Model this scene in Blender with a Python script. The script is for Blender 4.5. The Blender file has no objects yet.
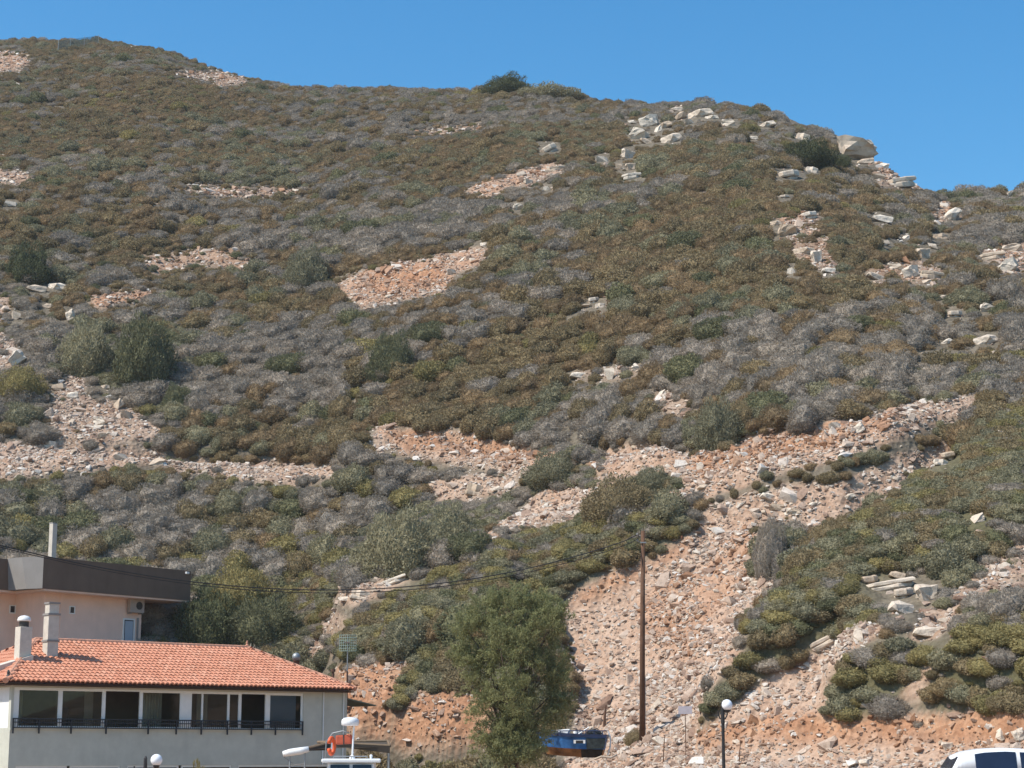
import bpy, bmesh, math, random
import numpy as np
from mathutils import Vector, Matrix

random.seed(7)
rng = np.random.default_rng(11)
sc = bpy.context.scene
COL = sc.collection
R = math.radians

# ------------------------------------------------------------------ camera model
F = 1911.0
CAMZ = 1.65
PITCH = math.atan(368.0 / F)
CP, SP = math.cos(PITCH), math.sin(PITCH)

def ray(u, v):
    a = (u - 512.0) / F
    b = (384.0 - v) / F
    return np.array([a + 0 * b, CP - b * SP + 0 * a, SP + b * CP + 0 * a])

def at(u, v, Y):
    r = ray(u, v)
    return Vector((r[0] / r[1] * Y, Y, CAMZ + r[2] / r[1] * Y))

def project(x, y, z):
    zz = z - CAMZ
    zf = y * CP + zz * SP
    yu = -y * SP + zz * CP
    zf = np.where(zf < 0.1, 0.1, zf)
    return 512 + F * x / zf, 384 - F * yu / zf

# ------------------------------------------------------------------ noise
def _hash(ix, iy, seed):
    n = (ix.astype(np.int64) * 374761393 + iy.astype(np.int64) * 668265263 + seed * 1442695041) & 0xFFFFFFFF
    n = ((n ^ (n >> 13)) * 1274126177) & 0xFFFFFFFF
    n = ((n ^ (n >> 16)) * 2246822519) & 0xFFFFFFFF
    return ((n ^ (n >> 15)) & 0xFFFF) / 65535.0

def vnoise(x, y, seed=0):
    x = np.asarray(x, float); y = np.asarray(y, float)
    ix = np.floor(x); iy = np.floor(y)
    fx = x - ix; fy = y - iy
    fx = fx * fx * fx * (fx * (fx * 6 - 15) + 10)
    fy = fy * fy * fy * (fy * (fy * 6 - 15) + 10)
    a = _hash(ix, iy, seed); b = _hash(ix + 1, iy, seed)
    c = _hash(ix, iy + 1, seed); d = _hash(ix + 1, iy + 1, seed)
    return (a + (b - a) * fx) * (1 - fy) + (c + (d - c) * fx) * fy

def fbm(x, y, octv=4, seed=0):
    s = 0; a = 0.5; t = 0
    for o in range(octv):
        s = s + a * (vnoise(x * 2 ** o, y * 2 ** o, seed + o * 17) - 0.5) * 2
        t += a
        a *= 0.5
    return s / t

def sstep(a, b, x):
    t = np.clip((x - a) / (b - a), 0, 1)
    return t * t * (3 - 2 * t)

# ------------------------------------------------------------------ bare ground and plant zones (measured on the hillside)
U0, V0, RES = -300, 0, 2
MU = np.arange(U0, 1326, RES, dtype=float)
MV = np.arange(V0, 900, RES, dtype=float)
GU, GV = np.meshgrid(MU, MV)

def poly_mask(poly):
    inside = np.zeros(GU.shape, bool)
    n = len(poly)
    for i in range(n):
        x1, y1 = poly[i]; x2, y2 = poly[(i + 1) % n]
        if y1 == y2: continue
        c = ((y1 > GV) != (y2 > GV)) & (GU < (x2 - x1) * (GV - y1) / (y2 - y1) + x1)
        inside ^= c
    return inside.astype(float)

def blur(M, k):
    for ax in (0, 1):
        for _ in range(2):
            pad = [(0, 0), (0, 0)]; pad[ax] = (k + 1, k)
            P = np.cumsum(np.pad(M, pad, mode='edge'), axis=ax)
            n = M.shape[ax]
            if ax == 0: M = (P[2 * k + 1:2 * k + 1 + n] - P[:n]) / (2 * k + 1)
            else: M = (P[:, 2 * k + 1:2 * k + 1 + n] - P[:, :n]) / (2 * k + 1)
    return M

def msample(M, u, v):
    fu = np.clip((np.asarray(u) - U0) / RES, 0, M.shape[1] - 1.001)
    fv = np.clip((np.asarray(v) - V0) / RES, 0, M.shape[0] - 1.001)
    iu = fu.astype(int); iv = fv.astype(int)
    a = fu - iu; b = fv - iv
    return (M[iv, iu] * (1 - a) + M[iv, iu + 1] * a) * (1 - b) + (M[iv + 1, iu] * (1 - a) + M[iv + 1, iu + 1] * a) * b

SCREE = [(560, 612), (575, 592), (600, 578), (645, 560), (690, 530), (705, 508), (740, 495), (790, 487), (840, 480), (900, 455),
         (962, 438), (965, 462), (935, 470), (915, 488), (880, 500), (850, 512), (820, 520), (790, 565), (762, 600), (742, 615),
         (738, 650), (728, 672), (705, 692), (697, 735), (690, 800), (560, 800), (572, 740), (578, 700), (570, 650)]
BARE = [
    (SCREE, 1.0),
    ([(600, 452), (640, 440), (690, 456), (760, 432), (850, 424), (905, 403), (975, 396), (972, 412), (930, 428), (870, 448), (790, 472), (715, 492), (690, 505), (650, 492), (610, 482)], 1.0),
    ([(376, 418), (400, 428), (450, 430), (500, 438), (545, 452), (600, 462), (605, 480), (560, 482), (520, 478), (470, 468), (430, 462), (395, 452), (372, 452)], .95),
    ([(425, 482), (470, 476), (515, 478), (520, 492), (495, 500), (440, 498), (422, 492)], .9),
    ([(478, 536), (520, 512), (545, 490), (600, 484), (640, 484), (612, 494), (585, 515), (555, 524), (510, 532), (480, 542)], 1.0),
    ([(697, 735), (715, 722), (745, 692), (800, 658), (846, 632), (870, 622), (888, 628), (850, 650), (830, 680), (826, 712), (845, 722), (900, 716), (985, 712), (1100, 690), (1100, 800), (690, 800)], 1.0),
    ([(905, 640), (925, 612), (960, 596), (1000, 566), (1100, 520), (1100, 565), (1000, 590), (962, 612), (935, 640)], .8),
    ([(940, 592), (1000, 555), (1060, 520), (1060, 550), (980, 590)], .7),
    ([(895, 700), (935, 655), (945, 660), (920, 705)], .9),
    ([(46, 418), (62, 376), (88, 366), (92, 378), (78, 398), (108, 402), (132, 408), (165, 428), (160, 440), (118, 446), (62, 440)], .8),
    ([(-40, 446), (40, 440), (90, 446), (160, 452), (168, 464), (100, 468), (60, 474), (30, 482), (-40, 482)], 1.0),
    ([(170, 458), (240, 462), (330, 462), (346, 474), (300, 484), (262, 490), (210, 474), (172, 472)], .85),
    ([(338, 284), (362, 272), (400, 262), (450, 254), (484, 248), (486, 262), (452, 278), (448, 292), (400, 300), (362, 310)], 1.0),
    ([(90, 296), (150, 288), (160, 298), (110, 308), (92, 310)], 1.0),
    ([(138, 256), (175, 250), (235, 250), (256, 262), (240, 272), (205, 266), (152, 276)], .72),
    ([(155, 186), (200, 184), (262, 186), (322, 189), (320, 195), (252, 198), (215, 197)], .72),
    ([(-30, 54), (14, 52), (30, 58), (24, 70), (-30, 76)], 1.0),
    ([(158, 72), (205, 70), (242, 73), (255, 80), (218, 89), (214, 82), (180, 78)], .75),
    ([(-30, 172), (18, 172), (42, 179), (8, 184), (-30, 184)], 1.0),
    ([(464, 192), (486, 180), (520, 172), (548, 160), (566, 168), (545, 180), (520, 186), (484, 198)], .95),
    ([(408, 130), (440, 128), (486, 124), (486, 130), (450, 134), (412, 136)], .75),
    ([(-30, 288), (14, 290), (0, 330), (20, 345), (12, 368), (-30, 372)], .7),
    ([(340, 592), (360, 584), (404, 572), (416, 574), (396, 586), (362, 602), (340, 604)], .9),
    ([(282, 655), (302, 632), (335, 610), (350, 618), (345, 640), (330, 655), (300, 668)], .6),
    ([(648, 395), (672, 388), (700, 404), (680, 418), (660, 412)], .6),
    ([(570, 372), (600, 368), (640, 365), (640, 376), (600, 384), (572, 380)], .4),
    ([(778, 215), (812, 210), (838, 250), (832, 272), (800, 266), (790, 245)], .5),
    ([(862, 270), (900, 260), (948, 266), (940, 284), (880, 282)], .5),
    ([(876, 160), (900, 158), (932, 184), (925, 190), (880, 184)], .85),
    ([(935, 200), (962, 204), (945, 226), (930, 222)], .5),
    ([(980, 245), (1060, 240), (1060, 268), (1005, 274)], .6),
    ([(700, 540), (735, 520), (790, 515), (780, 545), (730, 560)], 1.0),
]
# boulders: group phrase -> list of (u, v centre, width px, height px, tilt degrees, own label or None)
BOULDERS = {
    'white rocks on the left part of the rocky ridge': [
        (700, 111, 28, 12, -8, None), (683, 114, 16, 10, 0, None), (650, 119, 20, 14, -25, None), (638, 132, 18, 14, -30, None), (672, 136, 22, 13, -12, None),
        (677, 108, 12, 6, 0, None), (664, 124, 18, 9, -20, None)],
    'white skyline rocks above the dark spreading bush': [
        (730, 121, 17, 9, -10, None), (767, 123, 19, 8, -12, None), (753, 137, 10, 5, 0, None), (797, 119, 18, 6, 10, None), (803, 136, 20, 8, -15, None)],
    'small pale stones along the foot of the left ridge rocks': [(712, 116, 14, 6, 0, None), (690, 121, 13, 6, -10, None), (657, 128, 12, 8, -25, None), (646, 140, 13, 7, -30, None), (632, 121, 9, 6, 0, None)],
    'white rocks in the gap left of the ridge': [(628, 152, 13, 12, -20, None), (619, 165, 7, 8, 0, None), (631, 165, 10, 10, 0, None), (635, 175, 22, 6, -5, None), (602, 158, 14, 8, -10, None)],
    'flat white slabs below the dark spreading bush': [(790, 173, 30, 10, -10, None), (812, 169, 18, 6, -12, None), (785, 196, 13, 4, 0, None)],
    'cliff rocks at the right end of the ridge': [(858, 146, 40, 28, 6, 'large square pale boulder standing on the right of the ridge'),
        (897, 166, 24, 16, 25, 'layered rock just down the ridge from the square boulder'), (897, 181, 36, 10, 15, 'broad flat rock shelf below the layered ridge rock'), (924, 184, 20, 6, 15, 'thin slab at the low end of the ridge outcrop')],
    'broken ledges beside the square ridge boulder': [(866, 160, 18, 8, 12, None), (883, 163, 13, 9, 20, None), (880, 175, 16, 7, 10, None), (909, 174, 16, 8, 25, None), (915, 181, 16, 5, 15, None)],
    'rocks of the broken outcrop under the flat slabs': [(810, 214, 22, 7, -10, None), (788, 229, 20, 14, -15, None), (805, 249, 22, 10, 0, None), (817, 254, 10, 17, 0, None), (792, 269, 9, 8, 0, None), (829, 269, 14, 7, 0, None), (776, 222, 12, 7, 0, None)],
    'white rocks in scrub below the right ridge end': [(883, 217, 22, 10, -10, None), (951, 214, 26, 12, -40, None), (944, 203, 11, 8, 0, None), (905, 236, 10, 6, 0, None), (941, 236, 20, 6, 0, None), (933, 245, 12, 8, 20, None), (924, 251, 13, 13, 0, None), (885, 242, 12, 7, -20, None)],
    'jumbled rocks beneath the right ridge end': [(897, 265, 18, 8, -10, None), (912, 270, 18, 14, -30, None), (927, 273, 28, 8, -5, None), (925, 280, 14, 6, 0, None), (876, 275, 18, 9, -20, None)],
    'pale rocks at the right edge below the skyline': [(997, 255, 32, 8, -5, None), (1015, 246, 22, 12, 10, None), (1010, 264, 20, 14, -40, None), (1011, 193, 8, 7, 0, None)],
    'pale rocks in the scrub near the right edge': [(956, 313, 20, 7, 0, None), (987, 307, 14, 10, -30, None), (987, 338, 24, 12, -10, None), (944, 297, 10, 6, -20, None), (947, 341, 12, 6, -30, None), (924, 352, 7, 5, 0, None)],
    'rocks beside the bare patch under the ridge': [(550, 147, 22, 9, -30, None), (518, 206, 11, 8, -20, None), (547, 187, 8, 6, 0, None), (528, 180, 9, 7, -20, None), (521, 173, 11, 7, -30, None), (553, 168, 24, 6, 10, None)],
    'white stones at the top of the large bare pink patch': [(462, 258, 13, 6, -8, None), (452, 271, 11, 7, -10, None), (486, 243, 12, 6, 0, None), (472, 258, 7, 6, 0, None)],
    'three flat stones alone in the middle slope': [(594, 299, 15, 6, -8, None), (600, 305, 14, 5, 5, None), (588, 305, 12, 5, 0, None)],
    'pale rocks on the middle slope above the cut': [(579, 374, 18, 8, 0, None), (611, 371, 12, 15, 0, None), (637, 367, 9, 7, 0, None), (661, 392, 11, 7, -15, None)],
    'pale rocks along the edge of the orange cut': [(836, 425, 14, 9, -10, None), (859, 427, 11, 11, -30, None), (881, 415, 10, 6, 0, None), (581, 435, 9, 6, -20, None)],
    'pale slabs on the scree bench': [(475, 489, 28, 11, -15, None), (497, 488, 14, 7, -10, None)],
    'slabs in the upper scree gully': [(770, 496, 18, 9, -15, None), (778, 506, 16, 8, 5, None), (797, 511, 13, 8, -30, None), (848, 496, 16, 7, -20, None), (861, 484, 12, 6, 0, None), (951, 454, 26, 8, -10, None), (941, 462, 20, 6, -10, None)],
    'rocks of the big white outcrop on the right': [(900, 583, 60, 9, -8, 'long thin white slab lying over the right hand outcrop'), (928, 590, 20, 20, 0, 'square white block under the right end of the long thin slab'),
        (905, 592, 26, 10, -5, 'shaded slab beneath the long thin white slab'), (902, 606, 24, 15, -10, 'pinkish boulder at the foot of the right hand outcrop'), (870, 579, 26, 9, -5, 'flat pale rock at the left end of the right hand outcrop'), (898, 574, 16, 8, -10, 'small pale rock behind the long thin slab')],
    'rocks on the right hand rubble slope': [(833, 639, 48, 9, -25, 'long tilted white slab on the rubble below the right hand outcrop'), (929, 630, 28, 12, 0, 'pinkish rock between the two green mounds on the right'), (976, 517, 18, 10, -15, 'pale rock alone in the green strip at the right')],
    'pale blocks in the bank behind the parked car': [(1003, 731, 12, 14, -35, None), (1019, 732, 10, 13, -20, None), (948, 745, 10, 9, 0, None), (868, 705, 14, 6, 0, None)],
    'rocks of the stony hollow on the left slope': [(84, 367, 14, 8, -10, None), (58, 386, 14, 9, -20, None), (72, 394, 12, 8, 10, None), (116, 404, 16, 9, -45, None), (126, 414, 14, 9, -30, None), (105, 386, 9, 6, 0, None), (100, 420, 18, 10, -20, None)],
    'pale rocks near the left edge': [(70, 314, 8, 14, -20, None), (47, 305, 10, 6, 0, None), (16, 314, 10, 10, 20, None), (16, 355, 12, 18, -50, None), (10, 203, 14, 7, 0, 'bright white rock at the left edge high on the slope'), (36, 287, 20, 9, -5, 'left half of the grey outcrop below the dark round bush'), (56, 285, 20, 10, 8, 'right half of the grey outcrop below the dark round bush')],
    'stones of the left slope wall': [(49, 444, 18, 7, 0, None), (155, 459, 20, 12, 20, None), (120, 456, 14, 8, 0, None)],
    'flat white rocks above the orange bank': [(398, 579, 40, 6, -18, None), (360, 594, 30, 9, -12, None), (346, 598, 16, 8, 0, None)],
}
ORANGE = [
    [(336, 668), (372, 664), (416, 664), (402, 690), (388, 726), (384, 744), (352, 744), (342, 720)],
    [(388, 742), (394, 712), (410, 700), (445, 688), (492, 686), (500, 740), (470, 752), (402, 750)],
    [(690, 456), (760, 434), (850, 426), (900, 408), (900, 420), (840, 446), (780, 456), (700, 476)],
    [(376, 426), (470, 436), (600, 460), (600, 474), (500, 462), (400, 448)],
    [(565, 604), (600, 580), (650, 560), (690, 535), (690, 548), (640, 572), (590, 604)],
    [(700, 735), (740, 722), (820, 716), (900, 718), (960, 716), (1100, 700), (1100, 745), (900, 750), (760, 745), (700, 752)],
    [(640, 590), (700, 570), (760, 520), (760, 560), (720, 610), (690, 660), (640, 640)],
    [(362, 276), (440, 262), (446, 285), (380, 300)],
    [(92, 296), (150, 290), (150, 302), (96, 308)],
]
MB_bare = np.zeros(GU.shape)
for p, s in BARE: MB_bare = np.maximum(MB_bare, poly_mask(p) * s)
MB_or = np.zeros(GU.shape)
for p in ORANGE: MB_or = np.maximum(MB_or, poly_mask(p) * (.55 if p is ORANGE[6] else 1))
for p in ORANGE[:2]: MB_bare = np.maximum(MB_bare, poly_mask(p))
# strips of shrub standing proud of the scree
ZONES = [  # polygon, weights of the six kinds (grey, greygreen, olive, brown, dark green, yellow green), size factor
    ([(470, 565), (520, 537), (600, 520), (690, 512), (696, 526), (645, 548), (592, 572), (560, 594), (490, 604), (440, 625), (400, 645), (350, 660), (330, 640), (400, 592)], (.10, .36, .16, .02, .14, .24), 1.35),
    ([(340, 550), (380, 520), (460, 500), (525, 488), (500, 515), (470, 545), (410, 575), (350, 572)], (.3, .55, .1, .0, .05, .0), 1.35),
    ([(-40, 484), (120, 466), (330, 490), (420, 462), (430, 492), (352, 530), (340, 580), (200, 600), (190, 560), (-40, 548)], (.34, .15, .26, .11, .02, .12), 1.1),
    ([(703, 722), (714, 690), (760, 640), (830, 590), (862, 596), (884, 612), (858, 628), (800, 655), (740, 690), (714, 722)], (.07, .28, .28, .01, .08, .32), 1.2),
    ([(744, 632), (790, 590), (842, 530), (900, 494), (960, 442), (1060, 380), (1060, 505), (960, 566), (905, 560), (850, 596)], (.13, .28, .24, .01, .06, .30), 1.2),
    ([(824, 716), (830, 688), (852, 655), (900, 640), (942, 640), (905, 690), (870, 722)], (.16, .32, .26, .0, .04, .26), 1.25),
    ([(918, 704), (940, 660), (980, 622), (1100, 590), (1100, 692), (960, 712)], (.14, .32, .26, .0, .05, .28), 1.3),
    ([(384, 716), (398, 690), (420, 655), (450, 640), (455, 690), (420, 690), (398, 714)], (.05, .35, .2, .0, .2, .2), 1.2),
    ([(370, 752), (480, 757), (520, 790), (370, 790)], (.05, .2, .35, .05, .05, .3), .9),
    ([(150, 640), (230, 580), (330, 570), (340, 600), (300, 660), (150, 660)], (.16, .26, .2, .03, .15, .2), 1.25),
    ([(60, 360), (110, 330), (180, 320), (190, 360), (120, 390)], (.15, .35, .1, .05, .3, .05), 1.5),
    ([(520, 482), (560, 458), (598, 470), (596, 486)], (.2, .5, .2, 0, .05, .05), 1.4),
    ([(585, 515), (620, 482), (665, 474), (688, 480), (640, 512)], (.15, .4, .3, 0, .05, .1), 1.4),
    ([(750, 575), (762, 525), (800, 520), (808, 545), (770, 580)], (.6, .3, .1, 0, 0, 0), 1.0),
    ([(690, 450), (688, 425), (730, 395), (765, 420), (740, 445)], (.15, .4, .3, .05, .05, .05), 1.3),
]
ZM = [(poly_mask(p), np.array(w) / sum(w), s) for p, w, s in ZONES]
for m, w, s in ZM:
    MB_bare = MB_bare * (1 - m)
for L_ in BOULDERS.values():
    for b in L_: MB_bare = np.maximum(MB_bare, .72 * (((GU - b[1]) / (b[3] * .75 + 3)) ** 2 + ((GV - b[2] - 1) / (b[4] * .7 + 2.5)) ** 2 < 1))
BARE_M = blur(MB_bare, 1)
BARE_S = blur(MB_bare, 3)
for p, s in BARE:
    if sum(q[1] for q in p) / len(p) < 320: MB_or = np.maximum(MB_or, .5 * poly_mask(p))
OR_M = blur(MB_or, 2)
CARVE = blur(poly_mask(SCREE) + poly_mask([(697, 735), (715, 722), (745, 692), (800, 658), (846, 632), (830, 680), (826, 712), (900, 716), (1100, 690), (1100, 800), (690, 800)]), 3).clip(0, 1)
STRIP = np.zeros(GU.shape)
for i in (0, 3, 4, 5, 6, 7, 11, 12): STRIP = np.maximum(STRIP, ZM[i][0])
STRIP = blur(STRIP, 5)

# ------------------------------------------------------------------ terrain height field
RIDGE = [(-500, 62, 335), (-150, 46, 335), (0, 42, 332), (60, 42, 330), (100, 42, 326), (150, 48, 316), (200, 66, 304), (250, 79, 294), (290, 89, 288),
         (340, 91, 286), (400, 91, 280), (470, 93, 270), (500, 90, 266), (545, 94, 262), (600, 102, 256), (650, 106, 248), (700, 104, 240), (740, 108, 234),
         (790, 119, 228), (830, 138, 221), (850, 156, 217), (880, 164, 213), (905, 180, 208), (940, 196, 202), (960, 197, 202), (1000, 194, 206), (1024, 191, 209), (1120, 184, 215), (1500, 200, 230)]
rr = np.array([np.append(ray(u, v), d) for u, v, d in RIDGE])
R_AZ = np.arctan2(rr[:, 0], rr[:, 1]); R_TAN = rr[:, 2] / np.hypot(rr[:, 0], rr[:, 1]); R_D = rr[:, 3]
FOOT = [(-500, 106), (0, 106), (190, 107), (300, 105), (350, 101), (490, 96), (560, 94), (640, 91), (760, 86), (900, 82), (1024, 79), (1400, 78)]
F_AZ = np.array([math.atan2(ray(u, 745)[0], ray(u, 745)[1]) for u, d in FOOT]); F_D = np.array([d for u, d in FOOT], float)

def ground_z(x):
    return -1.2 + 1.45 * sstep(-2, 9, x)

def h_base(az, d):
    x = d * np.sin(az); y = d * np.cos(az)
    d0 = np.interp(az, F_AZ, F_D); dr = np.interp(az, R_AZ, R_D); tr = np.interp(az, R_AZ, R_TAN)
    zg = ground_z(x)
    zr = CAMZ + tr * dr - zg
    t = (d - d0) / (dr - d0)
    k = 0.22
    f = np.where(t < 1, t * (1 + k * (1 - t)), np.maximum(1 - 0.35 * (t - 1), 0.25))
    f = np.where(t < 0, 0, f)
    fade = 1 - sstep(R(55), R(95), np.abs(az))
    w = sstep(0.0, 0.12, t) * (1 - 0.85 * sstep(0.7, 0.97, t))
    n = 1.9 * fbm(x / 34, y / 34, 3, 5) + 0.55 * fbm(x / 9, y / 9, 3, 9)
    return zg + f * zr * fade + n * w * fade

def march(az, tn, hfun, lo=60.0, hi=420.0, step=0.5):
    ds = np.arange(lo, hi, step)
    A = np.broadcast_to(np.asarray(az)[:, None], (len(az), len(ds)))
    H = hfun(A, np.broadcast_to(ds, A.shape))
    Z = CAMZ + np.asarray(tn)[:, None] * ds
    hit = H > Z
    idx = np.where(hit.any(1), hit.argmax(1), len(ds) - 1)
    i0 = np.maximum(idx - 1, 0)
    r_ = np.arange(len(az))
    e0 = Z[r_, i0] - H[r_, i0]; e1 = Z[r_, idx] - H[r_, idx]
    fr = np.where(np.abs(e0 - e1) > 1e-6, e0 / (e0 - e1 + 1e-9), 0).clip(0, 1)
    return ds[i0] + fr * (ds[idx] - ds[i0]), hit.any(1)

BENCH = [(-60, 450), (0, 450), (100, 455), (200, 466), (330, 474), (365, 462), (385, 446), (450, 447), (540, 462), (620, 462), (690, 466), (740, 455), (800, 444), (860, 436), (930, 416), (985, 398), (1060, 375)]
bu = np.linspace(-60, 1060, 150); bv = np.interp(bu, [p[0] for p in BENCH], [p[1] for p in BENCH])
br = ray(bu, bv)
B_AZ = np.arctan2(br[0], br[1]); bt = br[2] / np.hypot(br[0], br[1])
B_D, _ = march(B_AZ, bt, h_base)
B_D = np.convolve(np.pad(B_D, 4, mode='edge'), np.ones(9) / 9, mode='valid')

def bench_off(dd):
    s = 0.58; w = 1.9
    return np.where(np.abs(dd) < w, -s * dd, np.where(dd >= w, -s * w * (1 - sstep(w, w + 1.3, dd)), s * w * (1 - sstep(w, w + 6, -dd))))

# grid
az = np.concatenate([np.linspace(-180, -28, 39)[:-1], np.linspace(-28, -17, 90)[:-1], np.linspace(-17, 17, 760), np.linspace(17, 28, 90)[1:], np.linspace(28, 180, 39)[1:]])
AZ1 = np.radians(az)
D1 = np.concatenate([[0.3, 4, 10, 18, 26, 34, 42, 50, 57, 63, 68, 72], np.arange(75, 135, .17), np.arange(135, 190, .3), np.arange(190, 345, .45), np.arange(345, 420, 5), [450, 500, 600, 800, 1100, 1500, 2200]])
A2, D2 = np.meshgrid(AZ1, D1, indexing='ij')
X2 = D2 * np.sin(A2); Y2 = D2 * np.cos(A2)
HB = h_base(A2, D2)
PU, PV = project(X2, Y2, HB)
infront = (Y2 > 50) & (PU > U0 + 20) & (PU < 1300) & (D2 < 340)
nj = 5.0
ju = PU + nj * fbm(X2 / 2.2, Y2 / 2.2, 3, 31) * 1.4; jv = PV + nj * fbm(X2 / 2.2, Y2 / 2.2, 3, 47)
bare2 = np.where(infront, msample(BARE_M, ju, jv), 0)
orange2 = np.where(infront, msample(OR_M, ju, jv), 0)
carve2 = np.where(infront, msample(CARVE, ju, jv), 0)
strip2 = np.where(infront, msample(STRIP, ju, jv), 0)
d0g = np.interp(A2, F_AZ, F_D)
HT = HB.copy()
dbg = D2 - np.interp(A2, B_AZ, B_D)
gate = sstep(B_AZ[0], B_AZ[6], A2) * (1 - sstep(B_AZ[-6], B_AZ[-1], A2))
ampb = 0.45 + 0.7 * sstep(.3, .6, vnoise(X2 / 14, Y2 / 14, 77)) 
HT += bench_off(dbg + 0.8 * fbm(X2 / 5, Y2 / 5, 3, 61)) * gate * ampb
HT -= 1.7 * carve2 * sstep(0, 8, D2 - d0g)
HT += 0.9 * strip2
# cut bank of orange earth and the small cut above the road
def azu(u): return math.atan2(ray(u, 720)[0], ray(u, 720)[1])
gb = sstep(azu(315), azu(350), A2) * (1 - sstep(azu(490), azu(540), A2))
rag = 1.3 * fbm(X2 / 3, Y2 / 3, 3, 83)
HT += gb * 3.0 * sstep(1.6, 3.6, D2 - d0g + rag) * (1 - sstep(6, 30, D2 - d0g))
gr_ = sstep(azu(680), azu(720), A2)
HT += gr_ * 1.25 * sstep(3.2, 4.4, D2 - d0g + rag) * (1 - sstep(5, 16, D2 - d0g))
onhill = sstep(0, 3, D2 - d0g)
PU, PV = project(X2, Y2, HT)
infront = (Y2 > 50) & (PU > U0 + 20) & (PU < 1300) & (D2 < 340)
ju = PU + nj * fbm(X2 / 2.2, Y2 / 2.2, 3, 31) * 1.4; jv = PV + nj * fbm(X2 / 2.2, Y2 / 2.2, 3, 47)
bare2 = np.where(infront, msample(BARE_M, ju, jv), 0)
orange2 = np.where(infront, msample(OR_M, ju, jv), 0)
strip2 = np.where(infront, msample(STRIP, PU, PV), 0)
HT += 0.13 * fbm(X2 / 1.6, Y2 / 1.6, 3, 91) * onhill
HT += bare2 * onhill * (0.22 * np.abs(fbm(X2 / 1.1, Y2 / 1.1, 3, 101)) + 0.10 * fbm(X2 / .45, Y2 / .45, 2, 113))
HT += bare2 * onhill * 0.38 * fbm(X2 / 7, HT / 1.1, 3, 171)
HT += orange2 * onhill * (0.55 * np.abs(fbm(X2 / 1.3, HT / 1.0, 3, 131)))
outside = (~infront) & (D2 > d0g) & (D2 < 330)
bare2 = np.where(outside, 0.8 * sstep(.62, .75, vnoise(X2 / 12, Y2 / 7, 15)), bare2)
bare2 = np.maximum(bare2, np.where(D2 < d0g + 1.0, .9, 0))

def H(a, d):
    fa = np.interp(a, AZ1, np.arange(len(AZ1))); fd = np.interp(d, D1, np.arange(len(D1)))
    ia = np.minimum(fa.astype(int), len(AZ1) - 2); id_ = np.minimum(fd.astype(int), len(D1) - 2)
    p = fa - ia; q = fd - id_
    return (HT[ia, id_] * (1 - p) + HT[ia + 1, id_] * p) * (1 - q) + (HT[ia, id_ + 1] * (1 - p) + HT[ia + 1, id_ + 1] * p) * q

def hxy(x, y):
    x = np.asarray(x, float); y = np.asarray(y, float)
    return H(np.arctan2(x, y), np.hypot(x, y))

def onto(u, v):
    """world point of the hillside seen at a picture position"""
    u = np.atleast_1d(np.asarray(u, float)); v = np.atleast_1d(np.asarray(v, float))
    r_ = ray(u, v)
    a = np.arctan2(r_[0], r_[1]); t = r_[2] / np.hypot(r_[0], r_[1])
    d, ok = march(a, t, H, 70, 345, .25)
    return np.stack([d * np.sin(a), d * np.cos(a), H(a, d)], 1), ok

# ------------------------------------------------------------------ materials
def mat(name):
    m = bpy.data.materials.new(name); m.use_nodes = True
    nt = m.node_tree
    return m, nt, nt.nodes['Principled BSDF']

def N(nt, t, **kw):
    n = nt.nodes.new(t)
    for k, v in kw.items():
        if k in ('operation', 'blend_type', 'data_type', 'attribute_name', 'attribute_type', 'feature', 'musgrave_type', 'wave_type'): setattr(n, k, v)
        else: n.inputs[k].default_value = v
    return n

def ramp(nt, stops, fac):
    n = nt.nodes.new('ShaderNodeValToRGB')
    e = n.color_ramp.elements
    while len(e) < len(stops): e.new(.5)
    for el, (p, c) in zip(e, stops):
        el.position = p; el.color = (*c, 1)
    nt.links.new(fac, n.inputs[0])
    return n.outputs[0]

def mixc(nt, fac, a, b, bt='MIX'):
    n = nt.nodes.new('ShaderNodeMix'); n.data_type = 'RGBA'; n.blend_type = bt
    for sock, val in ((n.inputs[0], fac), (n.inputs[6], a), (n.inputs[7], b)):
        if hasattr(val, 'links'): nt.links.new(val, sock)
        elif isinstance(val, tuple): sock.default_value = (*val, 1)
        else: sock.default_value = val
    return n.outputs[2]

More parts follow.
